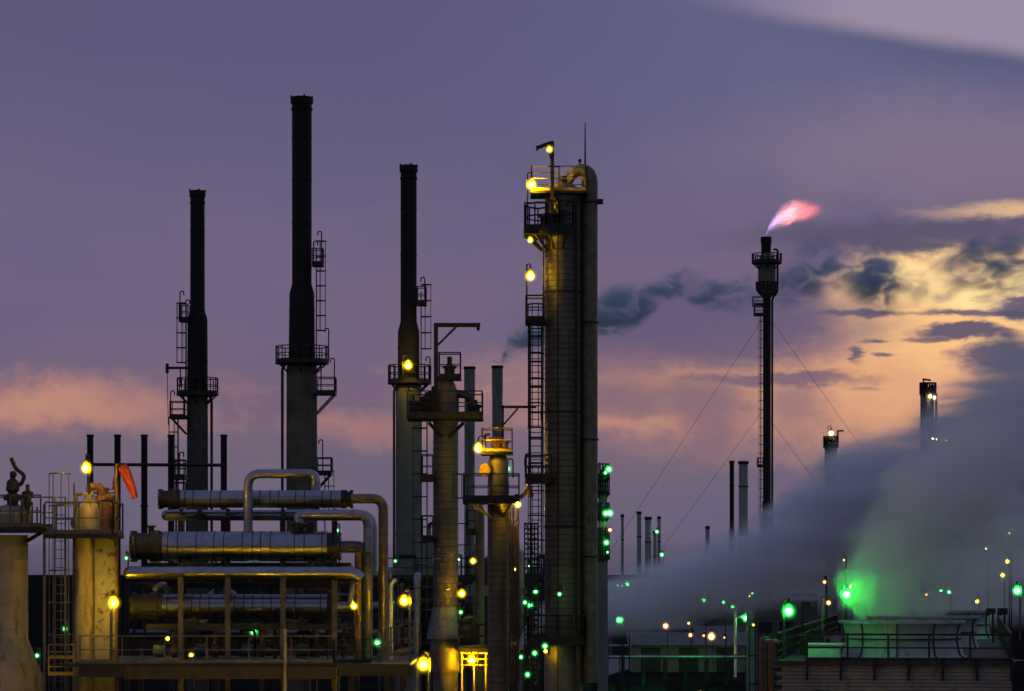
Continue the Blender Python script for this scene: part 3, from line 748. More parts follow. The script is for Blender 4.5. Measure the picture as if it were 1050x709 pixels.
for py, y0, y1 in ((596, 98.9, 105.2), (641, 98.9, 105.2), (578.5, 100.2, 105.2), (524.5, 101.5, 105.2)):
    for px in (185.5, 233.5, 290, 343): b.bar((X(px, y0), y0+.1, Z(py, y0)), (X(px, y1), y1-.1, Z(py, y0)), .14, .2)
for py, y in ((600, 105.2), (642, 105.2), (580, 105.2), (643, 99.05)): b.bar(W(150, py, y+.02), W(360, py, y+.02), .14, .2)
b.build('beam', STEEL, rack)
b = MB()                                                    # valves, conduits and struts in the lower bay
for px, py, k in ((177, 660, .3), (206, 664, .22), (221, 650, .16), (247, 662, .25), (268, 656, .2), (305, 664, .22), (322, 655, .18), (352, 662, .26)):
    y = 101 + rnd.random()*3
    b.tube([(X(px, y), y, zd), (X(px, y), y, Z(py-16, y)), (X(px+14, y), y, Z(py-16, y)), (X(px+14, y), y, zd)], .06, 8, bend=.15)
    b.lathe(X(px, y), y, [(k*.4, Z(py+4, y)), (k, Z(py+3, y)), (k, Z(py, y)), (k*.4, Z(py-1, y)), (k*.3, Z(py-9, y)), (k*.7, Z(py-9.5, y)), (k*.7, Z(py-10.5, y))], 12)
b.bar(W(258, 690, 103), W(288, 650, 103), .1); b.bar(W(310, 690, 103.5), W(336, 650, 103.5), .1); b.build('valve_piping', STEEL, rack)
tower_lamp(rack, 363, 622, 99.2, 3.0, 'sodium', 92, arm=(366, 640))
MB().bar((X(292.5, 96.9), 96.9, 0), (X(292.5, 96.9), 96.9, Z(645, 96.9)), .09).build('standpipe', mat('pale standpipe paint', (.4, .36, .2), .6), rack)

def exchanger(label, x0, x1, py, rpx, D, left=None, right=None, band=8.5, saddles=()):
    root = thing('heat_exchanger', label, 'heat exchanger', (x0+x1)/2, D, Z(py, D)-rpx*S(D), 'horizontal metal clad heat exchangers'); s = S(D); z = Z(py, D); r = rpx*s
    pr = [(X(x0, D), r)]; q = x0+band*.6
    while q < x1-2:
        w = rnd.uniform(-.8, .8); xx = X(q+w, D)
        pr += [(xx-.02, r), (xx-.018, r+.016), (xx+.018, r+.016), (xx+.02, r)]
        q += band*rnd.choice((1, 1, 2, 2.6))
    pr += [(X(x1, D), r)]
    o = MB().hlathe(D, z, pr, 48)._build('shell', ALU, root); o.data.materials.append(mat('dark strap band', (.07, .065, .06), .5, .6))
    for i, (p, p2) in enumerate(zip(pr, pr[1:])):
        if p[1] > r+.001 or p2[1] > r+.001:
            for k in range(48): o.data.polygons[i*48+k].material_index = 1
    def head(a, c, rr, side):
        b = MB(); f = side
        xs = [X(a, D), X(c, D)]; R_ = rr*s
        L = xs[1]-xs[0]
        b.hlathe(D, z, [(xs[0], R_*.72), (xs[0]+L*.06, R_*.78), (xs[0]+L*.061, R_*.98), (xs[0]+L*.18, R_*.98), (xs[0]+L*.181, R_*.84), (xs[0]+L*.62, R_*.84), (xs[0]+L*.621, R_), (xs[0]+L*.78, R_), (xs[0]+L*.781, R_*1.0), (xs[0]+L*.86, R_), (xs[0]+L*.861, R_*.9), (xs[1], R_*.9)], 40)
        for k in range(20):
            an = 2*PI*k/20
            for u in (.03, .6, .87):
                b.cyl((xs[0]+L*u-.04, D+R_*.92*math.cos(an), z+R_*.92*math.sin(an)), (xs[0]+L*u+.05, D+R_*.92*math.cos(an), z+R_*.92*math.sin(an)), .025, n=6)
        b.build('channel_head', BLACKM, root)
    if left: head(*left, -1)
    if right: head(right[1], right[0], right[2], 1)
    for q in saddles:
        b = MB().box((X(q, D), D, z-r-.08), (.16, r*1.5, .34)); b.box((X(q, D), D, z-r-.26), (.4, r*1.7, .05)); b.build('saddle', STEEL, root)
    return root
ex1 = exchanger('uppermost slim heat exchanger, its shell under the inverted U shaped pipe', 185, 350, 512, 9.0, 103, (163, 185.5, 10.5), (349.5, 361, 9.6), 9, (205, 325))
ex2 = exchanger('fattest heat exchanger with bluish bands, directly above the long straight pipe', 168, 336, 560.5, 15.4, 100.6, (134, 168.5, 16.5), (335.5, 349, 14.5), 9.5, (190, 318))
ex3 = exchanger('lowest heat exchanger, half hidden behind the ochre posts near the deck', 167, 336, 622.5, 12.8, 101, (134, 167.5, 15.2), (335.5, 347, 12.5), 9.5, (200, 310))
b = MB(); D = 100.6                                        # nozzles on the fat one
for px, rr in ((306, 6.5), (318, 4)): b.lathe(X(px, D), D, [(rr*S(D)*.8, Z(548, D)), (rr*S(D)*.8, Z(541, D)), (rr*S(D)*1.25, Z(541, D)), (rr*S(D)*1.25, Z(538, D)), (rr*S(D)*.8, Z(538, D)), (rr*S(D)*.8, Z(536, D))], 20)
b.lathe(X(155, D), D, [(.1, Z(546, D)), (.1, Z(541, D)), (.16, Z(541, D)), (.16, Z(539, D))], 12)
b.build('nozzle', STEEL, ex2)
def pipe(label, pts, rpx, D, bend=12, m=None, round_start=False, seams=True, cat='pipe', name='clad_pipe'):
    s = S(D); P = [W(*p, D) if len(p) == 2 else W(p[0], p[1], p[2]) for p in pts]; r = rpx*s
    b = MB().tube(P, r, 24, bend=bend*s)
    if round_start: b.sphere(P[0], r, 24)
    if seams:
        for a, c in zip(P, P[1:]):
            L = (c-a).length; d = (c-a).normalized(); t = .9
            while t < L-.6: b.tube([a+d*(t-.018), a+d*(t+.018)], r+.012, 24); t += rnd.uniform(.7, 1.5)
    o = b.build(name, m or ALUPIPE, loc=P[0]); return tag(o, label, cat)
pipe('second clad pipe from the top, rounded closed end, elbowing down behind the others', [(171, 528.5), (381.5, 528.5), (381.5, 590)], 5.6, 103.6, 14, round_start=True)
pipe('clad pipe bent like an inverted U over the uppermost exchanger', [(254.5, 545), (254.5, 486), (324, 486), (324, 503)], 4.7, 101.6, 13)
pipe('clad pipe rising from the fat exchanger and hooking over to drop down', [(306.5, 537), (306.5, 527.5), (377.5, 527.5), (377.5, 566)], 5.0, 100.6, 13)
pipe('long straight clad pipe crossing in front between the fat and lowest exchangers', [(133, 587.6), (362, 587.6), (370, 594)], 6.6, 99.3, 12, round_start=True)
pipe('tall brown downpipe elbowing from the uppermost exchanger to the deck', [(360, 511.5), (393, 511.5), (393, 680)], 5.0, 102.6, 12, m=mat('dull brown pipe jacket', (.22, .16, .10), .38, .7, stain=(.08, .05, .03)))
pipe('short fat horizontal pipe leaving the end of the fat exchanger', [(348, 561), (376, 561), (376, 680)], 6.2, 100.8, 12, m=mat('dark pipe jacket', (.12, .11, .09), .4, .7))
pipe('curved clad elbow climbing from the end of the lowest exchanger', [(346, 623), (361, 623), (364, 596)], 5.2, 100.3, 12)
pipe('slim vertical pipe next to the brown downpipe', [(367, 566), (367, 680)], 3.4, 99.9, 5, m=RUSTY)
pipe('thin pale pipe beside the brown downpipe', [(401, 680), (401, 600), (406, 594)], 2.0, 102, 5, m=WHITE, seams=False)
# curled insulation sheet and small elbow near the lowest head
pipe('small shiny elbow above the head of the lowest exchanger', [(158, 606, 99.8), (163, 601, 99.8), (168, 600, 100.3), (172, 606, 100.8)], 3.4, 99.8, 3, seams=False)

# lamps on posts round the rack
lamp_post(116.5, 618.5, 98.2, 5.2, 'sodium', 190, 'bright yellow lamp on a short post in front of the stained column', 114, z0=Z(684, 98.2), pole_r=.05)
lamp_post(414.5, 616.5, 99.5, 4.8, 'sodium', 136, 'bright yellow lamp on a post before the pale foot of the third stack', 420.5, z0=0, pole_r=.045)
lamp_post(434, 682, 104, 6.0, 'sodium', 240, 'big yellow lamp low beside the handrail end, at the foot of the dark platform column', 440, z0=0, pole_r=.05)
lamp_post(260, 648, 104.6, 3.6, 'mercury', 14, 'green lamp glowing under the lowest heat exchanger', 264, z0=zd, pole_r=.04)
lamp_post(387, 659.5, 98.6, 3.4, 'mercury', 14, 'green lamp over the sloping handrail of the exchanger deck', 389, z0=0, pole_r=.04)
lamp_post(66.5, 645, 108, 2.6, 'mercury', 8, 'green lamp seen through the ladder of the stained column', 70, pole_r=.035)
lamp_post(38, 672.5, 112, 2.4, 'mercury', 6, 'small green lamp at the flared foot of the cream column', 41, pole_r=.035)
lamp_post(129.5, 572.5, 118, 1.9, 'mercury', 5, 'small green lamp between stained column and fat exchanger head', 131.5, pole_r=.035)
lamp_post(345.5, 544, 130, 2.2, 'mercury', 5, 'small green lamp seen through the pipes beyond the end of the fat exchanger', 348, pole_r=.04)
lamp_post(405.3, 575.5, 150, 1.8, 'mercury', 5, 'upper small green lamp in front of the pale stack foot', 408, pole_r=.04)
lamp_post(402.5, 618, 150, 1.7, 'mercury', 5, 'small green lamp close to the thin pale pipe', 405, pole_r=.04)
lamp_post(220, 580.5, 118, 1.7, 'mercury', 5, 'tiny green lamp in the slot under the fat exchanger', 222, pole_r=.035)
lamp_post(196, 672, 106.5, 2.2, 'sodium', 30, 'dim yellow lamp deep under the exchanger rack among valves', 198, pole_r=.035)
lamp_post(172, 655, 106, 2.0, 'sodium', 136, 'yellow lamp behind the dark head of the lowest exchanger', 174, pole_r=.035)

for px, py, d, L, lab in ((110, 800, 84, 420, 'sodium lamp post low in front of the stained column'), (205, 815, 86, 520, 'sodium lamp post low in front of the exchanger deck, by its valves'),
                          (330, 815, 86, 520, 'sodium lamp post low in front of the exchanger deck, by its tall downpipes')):
    lamp_post(px, py, d, 6, 'sodium', L, lab, px+4)
# ------------------------------------------------------------------ dark column with big platform and hoist (between third stack and grey stacks)
D = 140; s = S(D)
root = thing('process_column', 'dark banded column with a caged top, wide work platform and a tall hoist arm', 'column', 457, D); x = X(457, D)
pr = [(12.6*s, 0), (12.6*s, Z(690, D)), (15.5*s, Z(690, D)), (15.5*s, Z(654, D)), (12.8*s, Z(629, D))]
py = 629
while py > 432:
    z = Z(py, D); pr += [(12.8*s, z-.02), (12.8*s+.02, z-.015), (12.8*s+.02, z+.025), (12.8*s, z+.03)]; py -= 7.6
pr += [(12.8*s, Z(430, D)), (12.4*s, Z(428, D)), (12.4*s, Z(402, D)), (10*s, Z(395, D)), (8*s, Z(391, D)), (8*s, Z(386, D))]
straps(MB().lathe(x, D, pr, 44).build('shell', JACKET, root), pr, 44)
MB().lathe(x, D, [(13.4*s, Z(623, D)), (14.0*s, Z(624, D)), (14.0*s, Z(626, D)), (18.6*s, Z(650, D)), (19.0*s, Z(652, D)), (19.0*s, Z(655, D)), (15.6*s, Z(655, D))], 40, caps=False).build('skirt', CONC, root)
p = box_platform(root, X(418, D), X(495.5, D), D-1.6, D+1.4, Z(427, D), 'FRB', t=.06, h=1.12, thick=.2)
b = MB()
for px in (440, 475): b.bar(W(px, 434, D-1.4), W(457, 452, D-.3), .12)
b.build('bracket', STEEL, root)
box_platform(root, X(449.5, D), X(473, D), D-.6, D+.6, Z(387, D), 'FLRB', t=.055, h=1.15, thick=.16)
b = MB()                                                   # top equipment
b.lathe(X(461, D), D, [(.25, Z(387, D)), (.25, Z(378, D)), (.34, Z(378, D)), (.34, Z(376, D)), (.12, Z(374, D)), (.12, Z(366, D))], 14)
b.tube([W(468, 404, D), W(480, 405, D), W(483, 412, D), W(483, 427, D)], .2, 12, bend=.4)
b.tube([W(441, 405, D-.4), W(433, 410, D-.4), W(430, 427, D-.4)], .15, 12, bend=.35)
for px, a, r in ((424, 412, .22), (428, 418, .3), (438, 408, .25), (444, 402, .16), (488, 416, .2)):
    b.lathe(X(px, D), D-.5, [(r, Z(427, D)), (r, Z(a+3, D)), (r*1.4, Z(a+3, D)), (r*1.4, Z(a, D)), (r*.4, Z(a-1, D)), (r*.4, Z(a-5, D))], 12)
b.build('top_piping', BLACKM, root)
b = MB(); b.bar(W(447, 428, D-.8), W(447, 332, D-.8), .2); b.bar(W(445.5, 333.5, D-.8), W(492.5, 333.5, D-.8), .16, .2); b.bar(W(449, 354, D-.8), W(468, 335, D-.8), .1)
b.bar(W(490.5, 334, D-.8), W(490.5, 337, D-.8), .1); b.lathe(X(490.5, D), D-.8, [(.03, Z(341, D)), (.09, Z(338.5, D)), (.05, Z(336.5, D))], 8); b.build('hoist', STEEL, root)
b = MB(); b.ladder(X(438, D), D-.2, Z(650, D), Z(430, D), out=(-1, 0), t=.05); b.build('ladder', DARKRAIL, root)
box_platform(root, X(432, D), X(445, D), D-1, D+.6, Z(490, D), 'FLB', t=.05)
box_platform(root, X(432, D), X(445, D), D-1, D+.6, Z(552, D), 'FLB', t=.05)
p = box_platform(root, X(470, D), X(503, D), D-1.2, D+.8, Z(664, D), 'FRB', t=.06, h=1.1, thick=.18)
b = MB()
for k, py in enumerate((670, 676, 682)): b.bar(W(472, py, D-.5), W(500, py, D-.5), .06)
for px in (474, 486, 498): b.bar(W(px, 664, D-.5), W(px, 720, D-.5), .08)
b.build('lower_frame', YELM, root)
b = MB(); b.lathe(X(477, D), D-.2, [(.35, Z(662, D)), (.42, Z(656, D)), (.42, Z(646, D)), (.3, Z(642, D)), (.3, Z(636, D))], 16); b.tube([W(474, 640, D-.2), W(481, 633, D-.2), W(488, 640, D-.2), W(488, 664, D-.2)], .2, 10, bend=.4); b.build('pump_set', BLACKM, root)
tower_lamp(root, 473.5, 609, 138.2, 3.6, 'sodium', 80, arm=(469, 625))
tower_lamp(root, 483.5, 677, 138.6, 4.2, 'sodium', 300, arm=(490, 690))
tower_lamp(root, 485, 575.5, 138.6, 2.8, 'sodium', 26, arm=(489, 600))
tower_lamp(root, 472.5, 628, 139, 2.2, 'mercury', 8, arm=(470, 640))
R2 = random.Random(5)
for i in range(26):                                        # small bright clips catching the light
    a = R2.uniform(-2.4, -.7); z = Z(R2.uniform(560, 620), D)
    MB().box((x+12.95*s*math.cos(a), D+12.95*s*math.sin(a), z), (.1, .04, .05), a+PI/2).build('band_clip', mat('bright metal clip', (.6, .58, .5), .25, 1.0), root)

# grey green thin stacks behind
for px, top, D, lab in ((481.5, 377, 168, 'rectangular topped grey green stack behind the wide work platform'), (510, 376, 172, 'grey green stack trailing dark smoke above the yellow lit column')):
    root = thing('smokestack', lab, 'stack', px, D); s = S(D); x = X(px, D)
    pr = [(5.3*s, 0)]
    for k in range(1, 14):
        z = Z(top, D)*k/14; pr += [(5.3*s, z-.04), (5.3*s+.02, z-.03), (5.3*s+.02, z+.03), (5.3*s, z+.04)]
    pr += [(4.6*s, Z(top+45, D)), (5.6*s, Z(top+25, D)), (5.6*s, Z(top, D)), (4.8*s, Z(top, D)), (4.8*s, Z(top+4, D))]
    MB().lathe(x, D, pr, 28).build('flue', GREYSTK, root)
    MB().sector(x, D, Z(top+2, D), Z(top-.8, D), 5.4*s, 6.2*s, 0, 2*PI).build('cap_ring', SOOT, root)

# yellow lit column
D = 135; s = S(D)
root = thing('process_column', 'yellow lit column with a round hatch, a railed top cage and davit', 'column', 511, D); x = X(511, D)
pr = [(11.2*s, 0)]; py = 700
while py > 492:
    z = Z(py, D); pr += [(11.0*s, z-.02), (11.0*s+.02, z-.015), (11.0*s+.02, z+.025), (11.0*s, z+.03)]; py -= 7.2
pr += [(10.6*s, Z(490, D)), (10.6*s, Z(474, D)), (8.5*s, Z(468, D)), (5*s, Z(465, D))]
straps(MB().lathe(x, D, pr, 40).build('shell', JACKET, root), pr, 40)
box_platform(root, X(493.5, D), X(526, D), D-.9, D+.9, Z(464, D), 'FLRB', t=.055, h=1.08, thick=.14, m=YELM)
box_platform(root, X(475, D), X(533, D), D-1.6, D+1.2, Z(512, D), 'FLRB', t=.06, h=1.12, thick=.24)
b = MB()
for px in (482, 526): b.bar(W(px, 515, D-1.3), W(511+(px-511)*.3, 530, D-.5), .1)
b.build('bracket', STEEL, root)
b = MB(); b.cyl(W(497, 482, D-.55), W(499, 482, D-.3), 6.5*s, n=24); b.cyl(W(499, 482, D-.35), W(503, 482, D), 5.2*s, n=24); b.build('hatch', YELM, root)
b = MB(); b.lathe(X(509, D), D, [(.25, Z(466, D)), (.25, Z(452, D)), (.36, Z(452, D)), (.36, Z(449, D)), (.14, Z(448, D))], 14); b.lathe(X(518, D), D-.2, [(.14, Z(464, D)), (.14, Z(455, D)), (.22, Z(455, D)), (.22, Z(453, D))], 12)
b.tube([W(497, 464, D), W(497, 446, D), W(503, 446, D)], .07, 8, bend=.1); b.build('top_piping', RUSTY, root)
b = MB(); b.bar(W(515.5, 465, D+.4), W(515.5, 416, D+.4), .12); b.bar(W(514.5, 417.5, D+.4), W(550, 417.5, D+.4), .12); b.bar(W(516, 436, D+.4), W(531, 419, D+.4), .08); b.build('davit', STEEL, root)
b = MB(); b.ladder(X(480, D), D-1.0, Z(560, D), Z(488, D), out=(-1, 0), t=.05); b.build('ladder', DARKRAIL, root)
b = MB()
for px in (523, 526.5, 531): b.tube([W(px, 521, D-.6), W(px, 700, D-.6)], .06, 8)
b.tube([W(523, 535, D-.6), W(533, 535, D-.6)], .05, 6); b.tube([W(533, 511, D-.6), W(540, 505, D-.6), W(544, 498, D-.6)], .1, 8, bend=.2)
for q in (496, 503, 508): b.sphere(W(543+(q-503)*.3, q, D-.6), .14, 8)
b.build('riser_pipe', RUSTY, root)
tower_lamp(root, 490.5, 460, 133.4, 4.2, 'sodium', 170, arm=(497, 464))
tower_lamp(root, 531, 517.5, 133.6, 3.0, 'sodium', 300, arm=(528, 512))
tower_lamp(root, 520, 481, 137.5, 3.2, 'mercury', 18, arm=(526, 490))

# ------------------------------------------------------------------ main tower
D = 130; s = S(D)
root = thing('distillation_tower', 'tallest ribbed distillation tower with lit crown platforms and an overhead pipe', 'tower', 577.5, D); x = X(577.5, D)
pr = [(19.6*s, 0), (19.6*s, Z(664, D))]; py = 662
while py > 205:
    z = Z(py, D); j = .4*math.sin(py*.7)
    pr += [(18.9*s, z-.02), (18.9*s+.022, z-.014), (18.9*s+.022, z+.018), (18.9*s, z+.024)]; py -= 6.3+j
pr += [(18.9*s, Z(205, D)), (18.6*s, Z(199, D)), (16*s, Z(193.5, D)), (11*s, Z(189.5, D)), (5*s, Z(188, D))]
straps(MB().lathe(x, D, pr, 56).build('shell', JACKET, root), pr, 56)
b = MB(); 
for py in (423, 300, 540): b.sector(x, D, Z(py+1, D), Z(py-1, D), 18.5*s, 20*s, 0, 2*PI)
b.build('stiffener_ring', STEEL, root)
for pxx, r in ((590.5, 1.2), (571.5, .6)): MB().tube([(X(pxx, D), D-19.5*s*math.cos(math.asin((pxx-577.5)/19.5))-.1, 0), (X(pxx, D), D-19.5*s*math.cos(math.asin((pxx-577.5)/19.5))-.1, Z(205, D))], r*s, 8).build('riser_pipe', STEEL, root)
op = smooth_path([(580.5, 194, 5), (582, 188, 4.8), (586, 181, 5), (591.5, 176.2, 5.6), (598, 175.3, 6.8), (603, 179.5, 7.9), (604.6, 187, 8.3), (604.6, 200, 8.3)], 56) + [(604.6, 700, 8.3)]
MB().tube([W(q[0], q[1], D) for q in op], 1, 24, taper=[q[2]*s for q in op]).build('overhead_pipe', mat('overhead pipe jacket', (.17, .14, .09), .5, .3, stain=(.06, .045, .03), streak=True), root)
b = MB()
for py in (207, 330, 450, 570): b.sector(X(604.6, D), D, Z(py+2, D), Z(py, D), 8*s, 9.4*s, 0, 2*PI)
b.box(W(615, 207, D), (.3, .3, .22)); b.build('pipe_clamp', STEEL, root)
# bend at the bottom right and a bleed pipe
MB().tube([W(588.5, 627, D-1.1), W(587, 634, D-1.1), W(592, 668, D-1.1), (X(592, D), D-1.1, 0)], 1.7*s, 8, bend=.25).build('bleed_pipe', RUSTY, root)
# crown
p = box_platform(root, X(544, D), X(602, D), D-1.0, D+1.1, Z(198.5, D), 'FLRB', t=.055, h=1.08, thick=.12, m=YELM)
p = ring_platform(root, x-.15, D, Z(236, D), 18.9*s, 36*s, PI*.72, PI*1.62, t=.065, h=1.1, thick=.34)
box_platform(root, X(537, D), X(563, D), D-1.25, D+.3, Z(236.5, D), 'FL', t=.06, h=1.08, thick=.3)
b = MB(); b.bar(W(566.3, 236, D-1.0), W(566.3, 145.5, D-1.0), .16); b.bar(W(567.2, 146, D-1.0), W(550, 152, D-1.0), .15, .16); b.bar(W(566, 166, D-1.0), W(560.5, 150, D-1.0), .07)
b.bar(W(562, 171, D-1.0), W(574, 171, D-1.0), .06); b.bar(W(550.8, 152, D-1), W(550.8, 155, D-1), .08); b.build('davit', STEEL, root)
b = MB(); b.cyl(W(600, 178, D), W(600, 126, D), .05, .02, n=8); b.bar(W(594.5, 178, D), W(594.5, 165, D), .07); b.sphere(W(594.5, 165, D), .09, 8); b.build('antenna', STEEL, root)
b = MB()
for px, a, r in ((560, 226, .28), (565, 229, .2), (574, 222, .22)): b.lathe(X(px, D), D-1.0, [(r, Z(236, D)), (r, Z(a, D)), (r*1.3, Z(a, D)), (r*1.3, Z(a-3, D)), (r*.4, Z(a-4, D))], 12)
b.lathe(x, D, [(6*s, Z(190, D)), (6*s, Z(186, D)), (4.4*s, Z(186, D)), (4.4*s, Z(181, D))], 18); b.build('top_piping', BLACKM, root)
# ladders and landings down the left flank
p = box_platform(root, X(538.5, D), X(558.5, D), D-.9, D+.6, Z(329, D), 'FLB', t=.065, h=1.05, thick=.2)
p = box_platform(root, X(538.5, D), X(566, D), D-1.35, D+.6, Z(490, D), 'FLB', t=.065, h=.95, thick=.28)
p = box_platform(root, X(541, D), X(600, D), D-1.5, D+.6, Z(655, D), 'FLRB', t=.065, h=1.05, thick=.26)
b = MB(); b.ladder(X(549.5, D), D-.3, Z(490, D), Z(329, D), w=.5, out=(-.05, -1), t=.065, rung=.3); b.ladder(X(549.5, D), D-.3, Z(655, D), Z(490, D), w=.5, out=(-.05, -1), t=.065, rung=.3)
b.ladder(X(557.2, D), D-.6, Z(329, D), Z(238, D), w=.3, out=(-1, 0), t=.05, cage=False)
for px in (542.5, 555.8): b.bar(W(px, 329, D-.3), W(px, 490, D-.3), .07)
for k in range(6): b.bar(W(541.5, 345+k*26, D-.3), W(556.5, 345+k*26, D-.3), .09)
b.build('ladder', DARKRAIL, root)
b = MB(); b.tube([W(557, 240, D-.6), W(556.6, 410, D-.6), W(554.5, 424, D-.6), W(556.6, 440, D-.6), W(556.6, 490, D-.6)], .04, 6, bend=.2); b.build('conduit', RAIL, root)
b = MB(); b.rail([W(538, 478, D-1.3), W(538, 478, D+.5)], .3, .05); b.tube([W(539, 490, D-1.3), W(539, 466, D-1.3), W(543, 466, D-1.3)], .045, 6, bend=.15); b.build('gooseneck', DARKRAIL, root)
tower_lamp(root, 545.3, 190, D-1.25, 4.4, 'sodium', 240, arm=(541, 214))
tower_lamp(root, 563.3, 153.5, D-1.0, 2.9, 'sodium', 92)
tower_lamp(root, 543.8, 246.5, D-1.2, 2.6, 'sodium', 103, arm=(540, 238))
tower_lamp(root, 543.8, 283.5, D-.9, 4.3, 'sodium', 125, arm=(540.2, 329))
tower_lamp(root, 573.7, 609.5, D-1.5, 2.2, 'mercury', 8, arm=(576, 614))
tower_lamp(root, 558.8, 662.6, D-1.4, 3.0, 'mercury', 12, arm=(562, 670))
tower_lamp(root, 559.5, 668, D-1.1, 1.8, 'sodium', 120, arm=(563, 672))

# column strung with green lamps behind the main tower
D = 190; s = S(D)
root = thing('process_column', 'narrow dark column strung with green lamps behind the big ribbed tower', 'column', 618, D); x = X(618, D)
MB().lathe(x, D, [(5.2*s, 0), (5.2*s, Z(580, D)), (4.4*s, Z(560, D)), (4.4*s, Z(487, D)), (3*s, Z(482, D))], 24).build('shell', GREYSTK, root)
for py in (490, 506, 530, 556, 572): ring_platform(root, x, D, Z(py, D), 4.2*s, 7.6*s, t=.06, h=.9, thick=.14)
b = MB(); b.bar(W(615, 482, D), W(615, 474, D), .1); b.tube([W(618, 483, D), W(622, 478, D), W(624, 484, D)], .12, 8, bend=.2); b.build('top_piping', STEEL, root)
for px, py, r, k, L in ((624, 481.5, 3.2, 'mercury', 20), (620.8, 485, 2, 'mercury', 8), (625, 526.3, 3.4, 'mercury', 20), (621, 526.6, 3, 'mercury', 16), (625.4, 543.6, 2.3, 'amber', 6), (621.8, 556.6, 2.9, 'mercury', 14), (623, 566.5, 1.5, 'mercury', 4)):
    tower_lamp(root, px, py, D-1.0, r, k, L)

# narrow dark column behind the yellow lit one
D = 150; s = S(D)
root = thing('process_column', 'narrow dark column close behind the yellow lit one, with small side landings', 'column', 492, D); x = X(492, D)
MB().lathe(x, D, [(4.8*s, 0), (4.8*s, Z(524, D)), (3.5*s, Z(519, D)), (1.5*s, Z(517, D)), (1.5*s, Z(511, D))], 24).build('shell', JACKET, root)
for py in (545, 592, 640): box_platform(root, X(478, D), X(488, D), D-.8, D+.6, Z(py, D), 'FLB', t=.06)
b = MB(); b.ladder(X(482, D), D-.4, Z(690, D), Z(545, D), out=(-1, 0), t=.05); b.build('ladder', DARKRAIL, root)

# lattice scaffold tower between yellow column and main tower
D = 150; s = S(D)
root = thing('scaffold_tower', 'slender scaffold lattice standing between the yellow lit column and the ribbed tower', 'scaffold', 546, D)
b = MB(); xs = [X(538+i*3.4, D) for i in range(5)]
for xx in xs:
    for yy in (D, D+1.6): b.bar((xx, yy, 0), (xx, yy, Z(536, D)), .06)
py = 537
while py < 700:
    b.bar((xs[0], D, Z(py, D)), (xs[-1], D, Z(py, D)), .06); b.bar((xs[0], D+1.6, Z(py, D)), (xs[-1], D+1.6, Z(py, D)), .06); py += 5.2
py = 537
while py < 690: b.bar((xs[0], D+.8, Z(py, D)), (xs[-1], D+.8, Z(py+18, D)), .05); py += 18
b._build('lattice', DARKRAIL, root)

# process steel frame filling the base of the middle group
D = 158; s = S(D)
root = thing('process_structure', 'multi level dark steel process frame behind the lit columns', 'steel frame', 505, D)
b0 = []
for px in (398, 430, 462, 494, 526, 556):
    for yy in (D, D+8): MB().box((X(px, D), yy, Z(596, D)/2), (.26, .26, Z(596, D))).build('post', STEEL, root)
b = MB()
for py in (598, 632, 668):
    for yy in (D, D+8): b.bar((X(394, D), yy+.25, Z(py, D)), (X(560, D), yy+.25, Z(py, D)), .2, .34)
b.build('beam', STEEL, root)
b = MB()
for py in (598, 632, 668): b.box((X(477, D), D+4, Z(py, D)+.24), (X(558, D)-X(396, D), 7.4, .08))
b.build('deck', STEEL, root)
MB().rail([(X(396, D), D-.1, Z(598, D)+.3), (X(558, D), D-.1, Z(598, D)+.3)], 1.05, .07, 1.6).rail([(X(396, D), D-.1, Z(668, D)+.3), (X(558, D), D-.1, Z(668, D)+.3)], 1.05, .07, 1.6).build('railing', DARKRAIL, root)
R3 = random.Random(3)
for i in range(5):
    px = (405, 440, 500, 524, 552)[i]; py = (632, 598, 632, 668, 632)[i]; rr = R3.uniform(.5, .9)
    v = thing('process_drum', 'upright drum on the dark process frame, ' + ('next to the pale stack foot', 'behind the pale stack side ladder', 'directly behind the yellow lit column', 'low beside the yellow lit column', 'by the scaffold lattice')[i], 'drum', px, D+3, Z(py, D)+.28, 'upright drums on the process frame')
    z0 = Z(py, D)+.29
    MB().lathe(X(px, D+3), D+3, [(rr*.8, z0), (rr, z0+.02), (rr, z0+1.9), (rr*.8, z0+2.2), (rr*.3, z0+2.35), (.12, z0+2.36), (.12, z0+2.7)], 24).build('shell', GREYSTK, v)
    MB().tube([(X(px, D+3), D+3, z0+2.6), (X(px, D+3), D+3, z0+3.0), (X(px, D+3)+1.2, D+3, z0+3.0), (X(px, D+3)+1.2, D+3, z0)], .1, 8, bend=.25).build('nozzle_pipe', STEEL, v)
PL = ['thin pipe run in front of the dark process frame, ' + q for q in ('topmost line', 'second line down', 'third line down', 'lowest line')]
for i, py in enumerate((603, 616, 641, 677)):
    o = MB().tube([W(394, py, D-1.2), W(452, py, D-1.2), W(452, py+8, D-1.2), W(556, py+8, D-1.2)], .13, 10, bend=.4).build('pipe_run', RUSTY if i % 2 else STEEL, loc=W(394, py, D-1.2)); tag(o, PL[i], 'pipe', 'pipe runs along the process frame')
x_plume('steam_wisp', 'white wisp of steam curling between scaffold lattice and ribbed tower', 'steam', 153,
        [(530, 668, 9, .8), (538, 652, 14, 1), (548, 640, 19, 1), (560, 630, 22, .8), (580, 622, 22, .3)], density=1.3, color=(.88, .9, .97), aniso=.2, nscale=.6, namp=.5, soft=.9)

